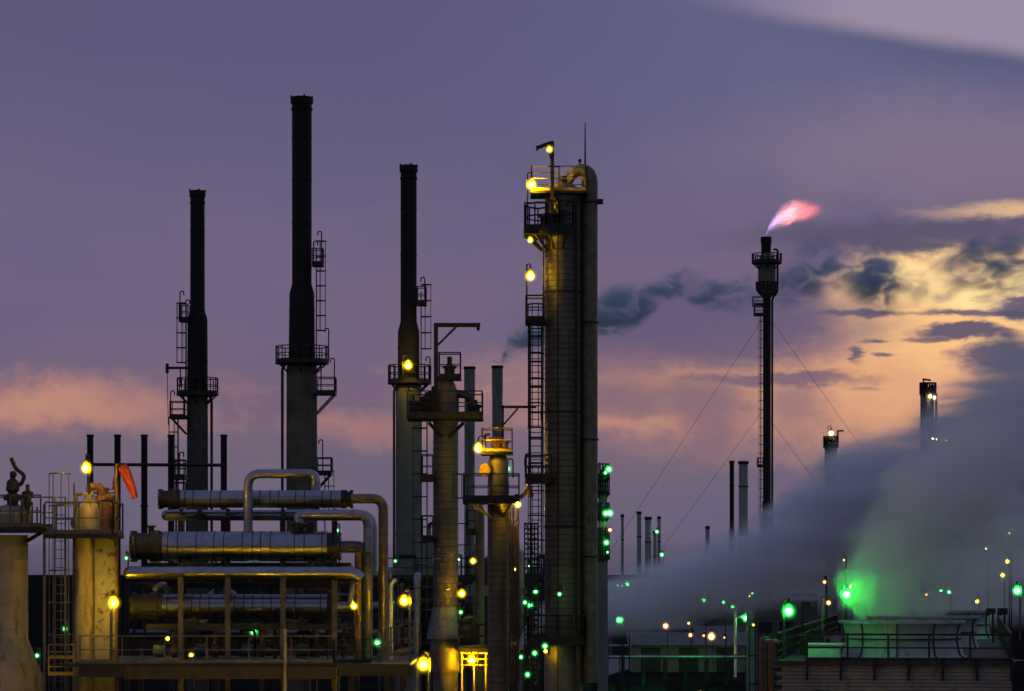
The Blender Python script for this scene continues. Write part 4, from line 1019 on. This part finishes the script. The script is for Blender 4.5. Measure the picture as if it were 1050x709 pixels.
GL = [(549.2, 607, 148, 2.6, 'mercury', 10, 'green lamp hanging before the scaffold lattice, upper one'),
      (543.6, 621, 148, 2.9, 'mercury', 10, 'green lamp low before the scaffold lattice, larger of a close pair'),
      (538.3, 618, 148.5, 2.3, 'mercury', 8, 'green lamp low before the scaffold lattice, smaller of a close pair'),
      (548.2, 670, 146, 2.8, 'mercury', 10, 'green lamp under the landing of the ribbed tower'),
      (534.2, 674, 146, 2.4, 'mercury', 8, 'green lamp close to the foot of the yellow lit column'),
      (541, 692, 146, 2.8, 'mercury', 10, 'lowest green lamp between yellow column and ribbed tower'),
      (542.5, 580, 154, 1.7, 'mercury', 5, 'small green lamp halfway up the scaffold lattice'),
      (527.5, 584, 154, 2.0, 'amber', 8, 'orange lamp halfway up beside the yellow lit column'),
      (526.5, 660, 150, 1.8, 'amber', 6, 'small orange lamp low beside the yellow lit column'),
      (445.5, 574.5, 156, 1.7, 'mercury', 5, 'small green lamp between pale stack and dark banded column'),
      (470.5, 574, 156, 1.5, 'mercury', 4, 'tiny green lamp just beside the dark banded column'),
      (439, 682, 135, 2.0, 'mercury', 6, 'small green lamp close beside the big low yellow lamp')]
for px, py, d, r, k, L, lab in GL: lamp_post(px, py, d, r, k, L, lab, px+2.5, pole_r=.05, mat_=DARKRAIL)
# ------------------------------------------------------------------ flare stack
D = 400; s = S(D)
root = thing('flare_stack', 'tall guyed flare stack with a drum below its burning tip', 'flare stack', 786, D); x = X(786.3, D)
MB().lathe(x, D, [(4.6*s, 0), (4.6*s, Z(515, D)), (4.0*s, Z(514, D)), (4.0*s, Z(302, D))], 28).build('mast', SOOT, root)
MB().lathe(x, D, [(4*s, Z(306, D)), (9.8*s, Z(300, D)), (9.8*s, Z(290, D)), (9.0*s, Z(289, D)), (9.0*s, Z(268, D)), (7*s, Z(263, D)), (5.2*s, Z(260, D))], 32).build('seal_drum', mat('flare drum paint', (.12, .11, .08), .6, stain=(.04, .035, .03)), root)
MB().lathe(x-.1, D, [(5.0*s, Z(262, D)), (5.0*s, Z(250, D)), (5.6*s, Z(249, D)), (5.6*s, Z(243.2, D)), (4.6*s, Z(243.2, D)), (4.6*s, Z(247, D))], 24).build('tip', SOOT, root)
ring_platform(root, x, D, Z(268.5, D), 9*s, 15.5*s, t=.11, h=1.05, thick=.3)
ring_platform(root, x, D, Z(296.5, D), 9*s, 11.5*s, t=.1, h=.9, thick=.2)
box_platform(root, X(771.5, D), X(784, D), D-1.2, D+.6, Z(312.5, D), 'FLB', t=.1, h=1.0, thick=.25)
box_platform(root, X(773, D), X(784, D), D-1.2, D+.6, Z(322.5, D), 'FLB', t=.1, h=1.0, thick=.25)
box_platform(root, X(776.5, D), X(783, D), D-.8, D+.6, Z(477.5, D), 'FLB', t=.1, h=1.0, thick=.25)
MB().tube([(X(791.8, D), D, 0), W(791.8, 306, D), W(797.3, 300, D), W(797.3, 256, D), W(793, 256, D)], 1.1*s, 10, bend=.8).build('riser_pipe', SOOT, root)
b = MB(); b.ladder(X(780, D), D-.2, 0, Z(322, D), w=.6, out=(-1, 0), t=.08, rung=.9, cage=False)
for k in range(24): b.bar(W(778, 330+k*9, D), W(782.5, 330+k*9, D), .09)
b.bar(W(778.2, 323, D), W(778.2, 545, D), .07); b.build('ladder', DARKRAIL, root)
for pt, gx, gd in ((W(783, 326, D), (632, 556), 395), (W(789, 326, D), (905, 490), 402), (W(783, 420, D), (662, 586), 398), (W(789, 430, D), (885, 560), 402)):
    a = pt; c = W(gx[0], gx[1], gd); d = c-a; c = a + d*(a.z/(a.z-c.z))*.999
    MB().cyl(a, c, .022, n=6).build('guy_wire', STEEL, root)

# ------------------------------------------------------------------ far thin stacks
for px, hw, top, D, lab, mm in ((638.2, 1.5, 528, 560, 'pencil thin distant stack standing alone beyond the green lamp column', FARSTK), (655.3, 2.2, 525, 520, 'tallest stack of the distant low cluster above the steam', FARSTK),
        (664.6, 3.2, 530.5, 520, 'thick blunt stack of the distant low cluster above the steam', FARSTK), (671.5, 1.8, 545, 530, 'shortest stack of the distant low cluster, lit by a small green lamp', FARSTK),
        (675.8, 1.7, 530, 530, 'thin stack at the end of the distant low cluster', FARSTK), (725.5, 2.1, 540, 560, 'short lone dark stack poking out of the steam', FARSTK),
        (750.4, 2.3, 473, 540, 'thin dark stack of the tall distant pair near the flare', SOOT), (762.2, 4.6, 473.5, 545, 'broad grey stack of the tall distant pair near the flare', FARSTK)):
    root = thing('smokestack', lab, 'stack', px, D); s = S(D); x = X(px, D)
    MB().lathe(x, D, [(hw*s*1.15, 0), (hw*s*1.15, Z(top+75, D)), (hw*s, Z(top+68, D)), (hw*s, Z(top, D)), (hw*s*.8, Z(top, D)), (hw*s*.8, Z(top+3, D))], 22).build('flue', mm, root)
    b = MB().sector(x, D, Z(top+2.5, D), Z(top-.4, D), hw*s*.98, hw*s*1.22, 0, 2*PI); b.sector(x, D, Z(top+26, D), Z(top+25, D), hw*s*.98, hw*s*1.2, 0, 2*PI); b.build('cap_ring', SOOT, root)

# ------------------------------------------------------------------ towers standing in the steam
D = 330; s = S(D)
root = thing('fractionation_tower', 'dark tower top with twin white yellow floodlights rising out of the steam', 'tower', 951.5, D); x = X(951.5, D)
MB().lathe(x, D, [(6.2*s, 0), (6.2*s, Z(404, D)), (7.8*s, Z(402, D)), (7.8*s, Z(400, D)), (5*s, Z(397, D))], 28).build('shell', GREYSTK, root)
ring_platform(root, x, D, Z(402, D), 6*s, 8.8*s, t=.1, h=1.0, thick=.35)
b = MB()
for px, a, r in ((945.5, 396, .25), (948.5, 394.5, .3), (955.5, 396.5, .28), (958, 398, .2)): b.lathe(X(px, D), D-.4, [(r, Z(403, D)), (r, Z(a, D)), (r*1.3, Z(a, D)), (r*1.3, Z(a-1, D)), (r*.3, Z(a-2, D))], 10)
b.bar(W(947, 397, D), W(947, 388.8, D), .16); b.bar(W(946, 389, D), W(954.5, 390.2, D), .2); b.build('top_piping', STEEL, root)
b = MB()
for px in (944, 948, 955, 959):
    b.tube([(X(px, D), D-6.6*s, 0), (X(px, D), D-6.6*s, Z(404, D))], .14, 8)
b.build('riser_pipe', SOOT, root)
tower_lamp(root, 953.8, 406.5, D-1.2, 2.6, 'white', 9); tower_lamp(root, 958.2, 408, D-1.2, 2.5, 'white', 9)
for px, py, r in ((956.4, 450, 1.6), (960.3, 450.6, 1.0), (970, 452, 1.2)): tower_lamp(root, px, py, D-1.2, r, 'white', 40)
D = 300; s = S(D)
root = thing('process_column', 'column top with one round floodlight and a hook arm, sinking into the steam', 'column', 852, D); x = X(852, D)
MB().lathe(x, D, [(6.4*s, 0), (6.4*s, Z(458, D)), (4*s, Z(455, D))], 28).build('shell', GREYSTK, root)
ring_platform(root, x, D, Z(457, D), 5*s, 8*s, t=.09, h=.9, thick=.25)
b = MB(); b.tube([W(846.5, 458, D), W(846.5, 451.5, D), W(853.5, 451.5, D), W(853.5, 458, D)], .22, 10, bend=.5); b.bar(W(859, 457, D), W(859, 441.8, D), .16); b.bar(W(858.5, 442, D), W(865, 442, D), .16)
b.build('top_piping', STEEL, root)
tower_lamp(root, 852.2, 444.5, D-.8, 3.1, 'white', 9, arm=(849, 457))

# ------------------------------------------------------------------ yard: sheds, tanks, pipe bridge
def shed(label, px0, px1, D0, depth, h, rise, name='shed', doors=3):
    root = thing(name, label, 'building', (px0+px1)/2, D0); x0, x1 = X(px0, D0), X(px1, D0); y0, y1 = D0, D0+depth; ym = (y0+y1)/2
    b = MB(); b._add([(x0, y0, 0), (x1, y0, 0), (x1, y1, 0), (x0, y1, 0), (x0, y0, h), (x1, y0, h), (x1, y1, h), (x0, y1, h), (x0, ym, h+rise), (x1, ym, h+rise)],
        [(0, 1, 5, 4), (1, 2, 6, 9, 5), (2, 3, 7, 6), (3, 0, 4, 8, 7)]).build('wall', WALLM, root)
    b = MB(); e = .5; k = int((x1-x0)/.8)
    for i in range(k):
        xa = x0-e+(x1-x0+2*e)*i/k; xb = x0-e+(x1-x0+2*e)*(i+1)/k; u = .06*(i % 2)
        for ya, yb, za, zb in ((y0-e, ym, h-.15, h+rise+.12), (ym, y1+e, h+rise+.12, h-.15)):
            b._add([(xa, ya, za+u), (xb, ya, za+.06-u), (xb, yb, zb+.06-u), (xa, yb, zb+u)], [(0, 1, 2, 3)])
    b.build('roof', ROOF, root)
    for i in range(doors):
        xd = x0+(x1-x0)*(i+.5)/doors; MB().box((xd, y0-.03, 1.5), (2.4, .08, 3.0)).build('door', STEEL, root)
shed('low shed with a long pale roof lit green near the yellow ground glow', 648, 764, 352, 10, 3.4, 1.2)
shed('long roofed shed stretching behind the green lit one', 622, 706, 420, 14, 4.0, 1.6)
shed('small shed at the edge of the yard by the street lamp', 716, 750, 395, 9, 3.6, 1.0, doors=1)
shed('low dark workshop deep in the yard under the steam', 600, 672, 520, 16, 5, 2)
shed('wide dark workshop beyond the orange lamps', 690, 772, 560, 18, 6, 2)
for px, D, r, h, lab in ((632, 620, 9, 9, 'wide dark storage tank under the steam by the big green lamp'), (668, 660, 10, 10, 'dark storage tank next to the wide one under the steam'), (741, 480, 8, 9.5, 'dark storage tank behind the bent street lamp'), (712, 640, 9, 9, 'dark storage tank behind the orange lamps')):
    root = thing('storage_tank', lab, 'tank', px, D); x = X(px, D)
    pr = [(r, 0)]
    for k in range(1, 5): pr += [(r, h*k/5-.05), (r+.06, h*k/5), (r, h*k/5+.05)]
    MB().lathe(x, D, pr + [(r, h)], 48, caps=False).build('shell', TANK, root)
    MB().lathe(x, D, [(r+.12, h-.1), (r+.12, h+.05), (r*.5, h+.8), (.2, h+1.1)], 48).build('roof', TANK, root)
    MB().rail([(x+(r-.1)*math.cos(a), D+(r-.1)*math.sin(a), h+.06) for a in [PI+PI*i/10 for i in range(11)]], 1.0, .07, 3).build('railing', RAIL, root)
    b = MB()
    for k in range(24):
        a = PI*1.05+PI*.8*k/24; a2 = PI*1.05+PI*.8*(k+1)/24
        b.bar((x+(r+.5)*math.cos(a), D+(r+.5)*math.sin(a), h*k/24), (x+(r+.5)*math.cos(a2), D+(r+.5)*math.sin(a2), h*(k+1)/24), .8, .06)
    b.build('stair', RAIL, root)
for D, lab, py in ((310, 'pipe bridge with pale pipes crossing the dark yard near the ground glow', 676), (380, 'pipe bridge farther back in the dark yard', 664)):
    root = thing('pipe_bridge', lab, 'pipe bridge', 690, D); x0, x1 = X(618, D), X(790, D); z = Z(py, D)
    k = 9
    for i in range(k):
        xx = x0+(x1-x0)*i/(k-1); b = MB(); b.box((xx, D, z/2), (.25, .25, z)); b.box((xx, D+3, z/2), (.25, .25, z)); b.box((xx, D+1.5, z-.15), (.22, 3.4, .3)); b.build('frame', STEEL, root)
    for j in range(4): MB().tube([(x0, D+.4+j*.7, z+.2), (x1, D+.4+j*.7, z+.2)], .14+.05*(j % 2), 10).build('pipe', ALUPIPE if j in (0, 2) else RUSTY, root)

YL = [(635.4, 635.5, 300, 4.4, 'mercury', 320, 'big bright green lamp at the edge of the yard next to the ribbed tower'),
      (682.6, 642, 330, 3.1, 'amber', 40, 'orange lamp standing alone over the dark yard'),
      (729.5, 653, 330, 3.5, 'amber', 60, 'largest orange lamp over the yard, close to the lit shed roof'),
      (708, 651.5, 345, 2.2, 'amber', 8, 'lower orange lamp of the pair in the middle of the yard'),
      (706.2, 639.3, 350, 1.8, 'amber', 6, 'upper orange lamp of the pair in the middle of the yard'),
      (721.5, 652, 352, 1.4, 'amber', 5, 'faint orange lamp just beside the largest orange one'),
      (743, 654, 352, 1.4, 'amber', 3, 'faint orange lamp at the end of the orange lamps'),
      (721.8, 615.6, 300, 2.3, 'mercury', 260, 'green lamp at the lower edge of the steam over the yard'),
      (741.7, 617.8, 300, 2.0, 'mercury', 220, 'small green lamp beside the bent street lamp'),
      (643.3, 599.4, 254, 2.4, 'mercury', 70, 'pale green lamp shining through steam by the ribbed tower, largest of four'),
      (638, 600.6, 254, 1.4, 'mercury', 4, 'tiny green lamp in the steam, next to the largest of four'),
      (633.5, 600.6, 254, 1.4, 'mercury', 4, 'tiny green lamp in the steam, between two others of the four'),
      (621.3, 602, 254, 2.1, 'mercury', 60, 'pale green lamp in the steam hugging the edge of the ribbed tower'),
      (636.4, 623.3, 300, 1.5, 'mercury', 3, 'tiny green lamp directly above the big bright green one'),
      (673.6, 545.4, 520, 2.0, 'mercury', 8, 'small green lamp on the distant cluster of low stacks, upper one'),
      (678.6, 569, 500, 2.2, 'mercury', 8, 'small green lamp on the distant cluster of low stacks, lower one'),
      (771.3, 608.6, 300, 1.8, 'mercury', 7, 'small green lamp above an amber one beside the blocky building'),
      (768.6, 611.4, 300, 1.6, 'sodium', 6, 'small amber lamp just below a green one beside the blocky building'),
      (772.5, 641, 240, 1.6, 'amber', 5, 'small amber lamp at the wall of the blocky building'),
      (845.5, 597, 150, 1.9, 'amber', 8, 'upper amber lamp in the steam over the tower deck stair rail') ,
      (872, 602, 150, 1.8, 'amber', 10, 'small amber lamp directly above the bright green lamp of the cooling tower'),
      (865.4, 574.5, 170, 1.2, 'amber', 4, 'faint amber lamp high in the steam above the cooling tower'),
      (892, 475.5, 300, 1.9, 'white', 12, 'lone white floodlight mast in the steam beside the flare guy wire'),
      (1011, 563, 190, 1.7, 'sodium', 14, 'small yellow lamp high in the steam above the farthest fan stack'),
      (1033, 576, 190, 2.1, 'sodium', 92, 'yellow lamp at the steam edge above the deck corner, higher one'),
      (1028, 590, 190, 2.4, 'sodium', 92, 'yellow lamp at the steam edge above the deck corner, lower one'),
      (1002, 617, 168, 2.0, 'sodium', 92, 'yellow lamp just above the green lit fan stack'),
      (950, 610, 185, 1.7, 'amber', 14, 'dim orange lamp in the steam above the big fan stack'),
      (965, 606, 188, 1.3, 'mercury', 120, 'tiny green lamp in the steam above the big fan stack'),
      (973, 607.5, 188, 2.0, 'mercury', 150, 'blue green lamp in the steam above the big fan stack, larger of two'),
      (1035, 547, 192, 1.4, 'sodium', 12, 'topmost tiny yellow lamp at the steam edge')]
for px, py, d, r, k, L, lab in YL: lamp_post(px, py, d, r, k, L, lab, px+2, pole_r=.05, mat_=DARKRAIL)
lamp_post(716, 716, 290, 4, 'sodium', 300, 'yellow lamp low on the ground lighting the yard in front of the shed', 719, pole_r=.08)
# bent street lamp lit green
D = 335; s = S(D); root = thing('street_lamp', 'double armed street lamp lit green, standing before the dark tank', 'lamp', 754, D)
MB().tube([(X(754, D), D, 0), W(754, 623, D), W(751.5, 620, D)], .16, 10, bend=.4).tube([W(754, 633.5, D), W(764.5, 632, D)], .14, 8).build('pole', WHITE, root)
for px, py, r, L in ((751, 622.5, 2.0, 20), (765, 634, 3.4, 80)):
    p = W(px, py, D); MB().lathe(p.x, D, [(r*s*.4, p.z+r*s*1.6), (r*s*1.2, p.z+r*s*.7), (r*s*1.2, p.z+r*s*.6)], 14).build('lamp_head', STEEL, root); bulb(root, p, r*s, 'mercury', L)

# blocky building in steam behind the deck
D = 268; root = thing('control_building', 'blocky dark building wrapped in steam behind the corner lamp of the cooling tower', 'building', 800, D)
x0, x1 = X(774, D), X(838, D); h = Z(617, D)
MB().box(((x0+x1)/2, D+5, h/2), (x1-x0, 10, h)).build('wall', mat('green grey building render', (.12, .13, .115), .8, var=.2, stain=(.05, .05, .045), streak=True), root)
b = MB(); b.rail([(x0+.1, D+.1, h+.12), (x1-.1, D+.1, h+.12)], .5, .1, 30, toe=False, mids=0); b.box(((x0+x1)/2, D+5, h+.06), (x1-x0+.3, 10.3, .12)); b.build('roof', CONC, root)
for i in range(3):
    xx = x0+(x1-x0)*(i+.5)/3
    for zz in (3.5, 7.0):
        w_ = MB().box((xx, D-.03, zz), (1.2, .06, 1.0)).build('window', STEEL, root)

# ------------------------------------------------------------------ cooling tower
u = Vector((.155, .988, 0)).normalized(); v = Vector((u.y, -u.x, 0)); P0 = Vector((X(797, 112), 112, 0)); zd = Z(677.5, 112)
def C(a, b_, z=0.0): return P0 + v*a + u*b_ + Vector((0, 0, z))
WID, LEN = 8.9, 52.0; RZ = math.atan2(v.y, v.x)
root = thing('cooling_tower', 'long louvred cooling tower with railed deck and a row of round fan stacks', 'cooling tower', 797, 112)
b = MB(); hgt = .14; z = zd-.16
vs, fs = [], []                                             # ribbed front and side cladding
k = 0
while z > .2:
    vs += [C(0, 0, z), C(WID, 0, z), C(WID, LEN, z), C(0, LEN, z)]; k += 1
    vs += [p + q for p, q in zip([C(0, 0, z-hgt*.75), C(WID, 0, z-hgt*.75), C(WID, LEN, z-hgt*.75), C(0, LEN, z-hgt*.75)], [(-v-u)*.022, (v-u)*.022, (v+u)*.022, (u-v)*.022])]; k += 1
    z -= hgt
for i in range(k-1):
    for j in range(4): fs.append((i*4+j, (i+1)*4+j, (i+1)*4+(j+1) % 4, i*4+(j+1) % 4))
b._add(vs, fs).build('siding', SIDING, root)
b = MB().box(C(WID/2, LEN/2, zd-.08), (WID+.3, LEN+.3, .16), RZ); b.build('deck', WOOD, root)
e = .1
b = MB().rail([C(1.15, -e, zd), C(WID, -e, zd)], 1.02, .075, 1.42, mids=1)
for i in range(7):
    a = C(1.15+(WID-1.15)*i/6, -e-.06, 0); 
    b.bar(a+Vector((0, 0, zd-.75)), a+Vector((0, 0, zd+.1)), .1)
b.build('railing', STEEL, root)
MB().rail([C(0, 0, zd), C(0, LEN, zd)], 1.05, .07, 1.0, mids=2).build('railing', STEEL, root)
MB().rail([C(WID, 0, zd), C(WID, LEN, zd)], 1.05, .07, 1.5, mids=1).build('railing', STEEL, root)
# low stair and hatch boxes at the near corner
b = MB(); b.box(C(1.6, 4.2, zd+.26), (1.3, 1.6, .5), RZ); b.box(C(1.65, 4.2, zd+.54), (1.45, 1.75, .06), RZ); b.build('hatch_box', WHITE, root)
b = MB(); b.box(C(.9, 9, zd+.4), (1.0, 1.8, .8), RZ); b.box(C(.9, 12, zd+.3), (1.2, 1.2, .6), RZ); b.cyl(C(.9, 12, zd+.6), C(.9, 12, zd+.95), .3, n=16); b.build('motor_housing', STEEL, root)
for i, (d, a) in enumerate(((6.7, 4.62), (20.06, 5.25), (39.4, 5.97))):
    c = C(a, d, 0); h = 1.45; z = zd
    fs_ = MB(); prof = [(2.62, z), (2.5, z+.06), (2.42, z+.3), (2.36, z+.6), (2.36, z+.9), (2.42, z+1.25), (2.5, z+h-.1), (2.56, z+h-.1), (2.56, z+h), (2.46, z+h), (2.38, z+1.25), (2.3, z+.8), (2.3, z+.1)]
    o = fs_.lathe(c.x, c.y, prof, 64, caps=False).build('fan_stack', FRP, root)
    b = MB()
    for q in range(10):
        an = 2*PI*q/10+.1; pts = [(c.x+(r+.03)*math.cos(an), c.y+(r+.03)*math.sin(an), zz) for r, zz in prof[:7]]
        for p, p2 in zip(pts, pts[1:]): b.bar(p, p2, .05, .05)
    b.sector(c.x, c.y, z+h*.48, z+h*.48+.06, 2.34, 2.42, 0, 2*PI); b.build('rib', STEEL, o)
    b = MB(); b.lathe(c.x, c.y, [(.35, z+.2), (.35, z+.55), (.15, z+.7)], 16)
    for q in range(6):
        an = 2*PI*q/6; p = Vector((c.x, c.y, z+.45)); b.bar(p+Vector((math.cos(an)*.3, math.sin(an)*.3, 0)), p+Vector((math.cos(an)*2.1, math.sin(an)*2.1, .05)), .3, .05)
    b.build('fan', STEEL, o)
# pipes and ladder on the near corner
for i, px in enumerate((781, 785, 790.5)): 
    MB().tube([(X(px, 110.5), 110.5, 0), W(px, 655+i*2, 110.5), W(px+6, 655+i*2, 111.5)], (.09, .06, .13)[i], 10, bend=.2).build('riser_pipe', (RUSTY, RAIL, RUSTY)[i], root)
b = MB().ladder(C(-.5, 1).x, C(-.5, 1).y-.2, 0, zd+1, w=.4, out=(-1, 0), t=.05); b.build('ladder', DARKRAIL, root)
b = MB()
for i in range(7):
    z = zd - .2 - i*.34; b.lathe(X(796, 110.8), 110.8, [(.1, z), (.22, z-.02), (.22, z-.16), (.1, z-.18)], 12)
b.build('valve_stack', STEEL, root)

lamp_post(808.7, 627, 114, 5.6, 'mercury', 90, 'bright yellow green lamp on a short post at the deck corner of the cooling tower', 804, z0=zd, pole_r=.04)
lamp_post(868, 610, 132, 5.0, 'mercury', 130, 'bright green lamp making the steam glow beside the big fan stack', 863.5, z0=zd-.2, pole_r=.05)
lamp_post(849.6, 618.3, 134, 2.4, 'amber', 12, 'amber floodlight under a dark shade on a post by the deck rail', 843, z0=zd-.1, pole_r=.05)
lamp_post(1043, 606, 150, 4.0, 'mercury', 130, 'green lamp lighting the farther fan stacks from the deck edge', 1046, z0=zd-.1, pole_r=.05)
D = 124; root = thing('flood_light', 'unlit dark floodlight on a post between the corner lamp and the amber floodlight', 'lamp', 823, D, zd)
b = MB().bar(W(823, 680, D), W(823, 617.5, D), .09); b.build('pole', STEEL, root)
b = MB().box(W(827, 620.5, D), (.34, .34, .26)); b.bar(W(823, 618, D), W(827, 618, D), .07); b.build('lamp_head', BLACKM, root)
for px, D, lab in ((1018, 140, 'dark unlit floodlight on the railing between fan stack and deck corner'), (1030, 130, 'dark unlit floodlight at the very corner of the deck railing')):
    root = thing('flood_light', lab, 'lamp', px, D, zd)
    MB().bar((X(px, D), D, zd), W(px, 628, D), .08).build('pole', STEEL, root)
    b = MB().box(W(px-2, 627, D), (.4, .4, .28)); b.box(W(px-5, 629, D), (.2, .3, .2)); b.build('lamp_head', BLACKM, root)
# ------------------------------------------------------------------ denser plant low down
D = 116; s = S(D); R5 = random.Random(21)
root = thing('pipe_rack', 'crowded three level pipe rack glimpsed beyond the heat exchangers', 'pipe rack', 262, D)
for px in (130, 176, 222, 268, 314, 360, 396):
    for yy in (D, D+4.5): MB().box((X(px, D), yy, Z(598, D)/2), (.2, .2, Z(598, D))).build('post', STEEL, root)
for py in (600, 632, 660):
    b = MB()
    for yy in (D, D+4.5): b.bar((X(128, D), yy+.2, Z(py, D)), (X(398, D), yy+.2, Z(py, D)), .14, .26)
    for px in (130, 176, 222, 268, 314, 360, 396): b.bar((X(px, D), D, Z(py, D)), (X(px, D), D+4.7, Z(py, D)), .14, .2)
    b._build('beam', STEEL, root)
    for j in range(6):
        r = R5.choice((.07, .1, .14, .2)); y = D+.5+j*.68; z = Z(py, D)+.15+r
        xa, xb = X(R5.choice((128, 128, 150)), D), X(R5.choice((398, 398, 380)), D); xm = X(R5.uniform(180, 350), D)
        MB().tube([(xa, y, z), (xm, y, z), (xm, y, z+.55), (xm+.9, y, z+.55), (xm+.9, y, z), (xb, y, z)], r, 12, bend=.3).build('pipe', R5.choice((ALUPIPE, RUSTY, STEEL, GREYSTK)), root)
for i in range(14):
    px = R5.uniform(135, 392); z0 = Z(R5.choice((632, 660, 690)), D); MB().tube([(X(px, D), D-.3, z0), (X(px, D), D-.3, z0+R5.uniform(.8, 2.2))], R5.choice((.04, .06, .09)), 8).build('riser_pipe', STEEL, root)
for i in range(12):
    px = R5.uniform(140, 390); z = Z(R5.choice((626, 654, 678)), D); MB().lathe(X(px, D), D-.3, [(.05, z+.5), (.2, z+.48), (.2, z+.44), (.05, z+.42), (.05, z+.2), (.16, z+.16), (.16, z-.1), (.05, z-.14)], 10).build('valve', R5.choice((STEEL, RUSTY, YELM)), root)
# pumps along the exchanger deck
zdk = Z(680, 98)+.005
for px, d, lab in ((172, 99.6, 'electric pump on the exchanger deck, below the dark head of the lowest exchanger'), (214, 100.6, 'electric pump on the exchanger deck, between the first two ochre posts'),
                   (262, 100.2, 'electric pump on the exchanger deck, under the middle of the lowest exchanger'), (318, 100.4, 'electric pump on the exchanger deck, close to the tall vertical pipes')):
    r = thing('pump_set', lab, 'pump', px, d, zdk, 'electric pumps on the exchanger deck'); x = X(px, d)
    MB().box((x, d, zdk+.06), (1.1, .45, .12)).build('base_plate', CONC, r)
    MB().hlathe(d, zdk+.36, [(x-.5, .1), (x-.48, .2), (x-.44, .22), (x-.1, .22), (x-.08, .2), (x-.05, .05), (x+.12, .05)], 20).build('motor', mat('green grey motor paint', (.09, .12, .10), .5), r)
    b = MB().hlathe(d, zdk+.36, [(x+.1, .1), (x+.14, .24), (x+.32, .24), (x+.36, .1), (x+.5, .1)], 20); b.tube([(x+.23, d, zdk+.5), (x+.23, d, zdk+.95), (x+.23, d+.8, zdk+.95)], .08, 10, bend=.15); b.build('casing', RUSTY, r)
# risers, trays and valves in the base of the middle group
ps = bpy.data.objects['process_structure']; D = 156.5
for px, top, r, m_ in ((412, 600, .12, RUSTY), (428, 590, .2, ALUPIPE), (448, 604, .12, STEEL), (489, 560, .22, GREYSTK), (493.5, 548, .1, RUSTY), (498, 575, .14, STEEL), (527, 540, .16, RUSTY), (531, 556, .1, GREYSTK), (535, 566, .14, ALUPIPE), (553, 600, .12, STEEL)):
    MB().tube([(X(px, D), D, 0), W(px, top, D), (X(px, D), D+2.5, Z(top, D))], r, 10, bend=.4).build('riser_pipe', m_, ps)
for px, py in ((420, 650), (455, 660), (506, 640), (516, 655), (540, 648), (548, 684), (500, 690), (415, 684), (530, 625)):
    y = D-.5; z = Z(py, D); k = R5.uniform(.5, 1.0); x = X(px, D)
    MB().lathe(x, y, [(.1*k, z+1.2*k), (.34*k, z+1.15*k), (.34*k, z+1.08*k), (.1*k, z+1.0*k), (.1*k, z+.5*k), (.3*k, z+.4*k), (.34*k, z), (.3*k, z-.3*k), (.12*k, z-.4*k), (.12*k, z-1.2*k)], 14).build('valve', R5.choice((RUSTY, STEEL, YELM)), ps)
for i in range(16):
    px = R5.uniform(398, 556); py = R5.choice((600, 618, 634, 652, 670)); MB().box((X(px, D), D-.2, Z(py, D)-.3), (R5.uniform(.3, .7), .2, R5.uniform(.3, .8))).build('cable_box', GREYSTK, ps)
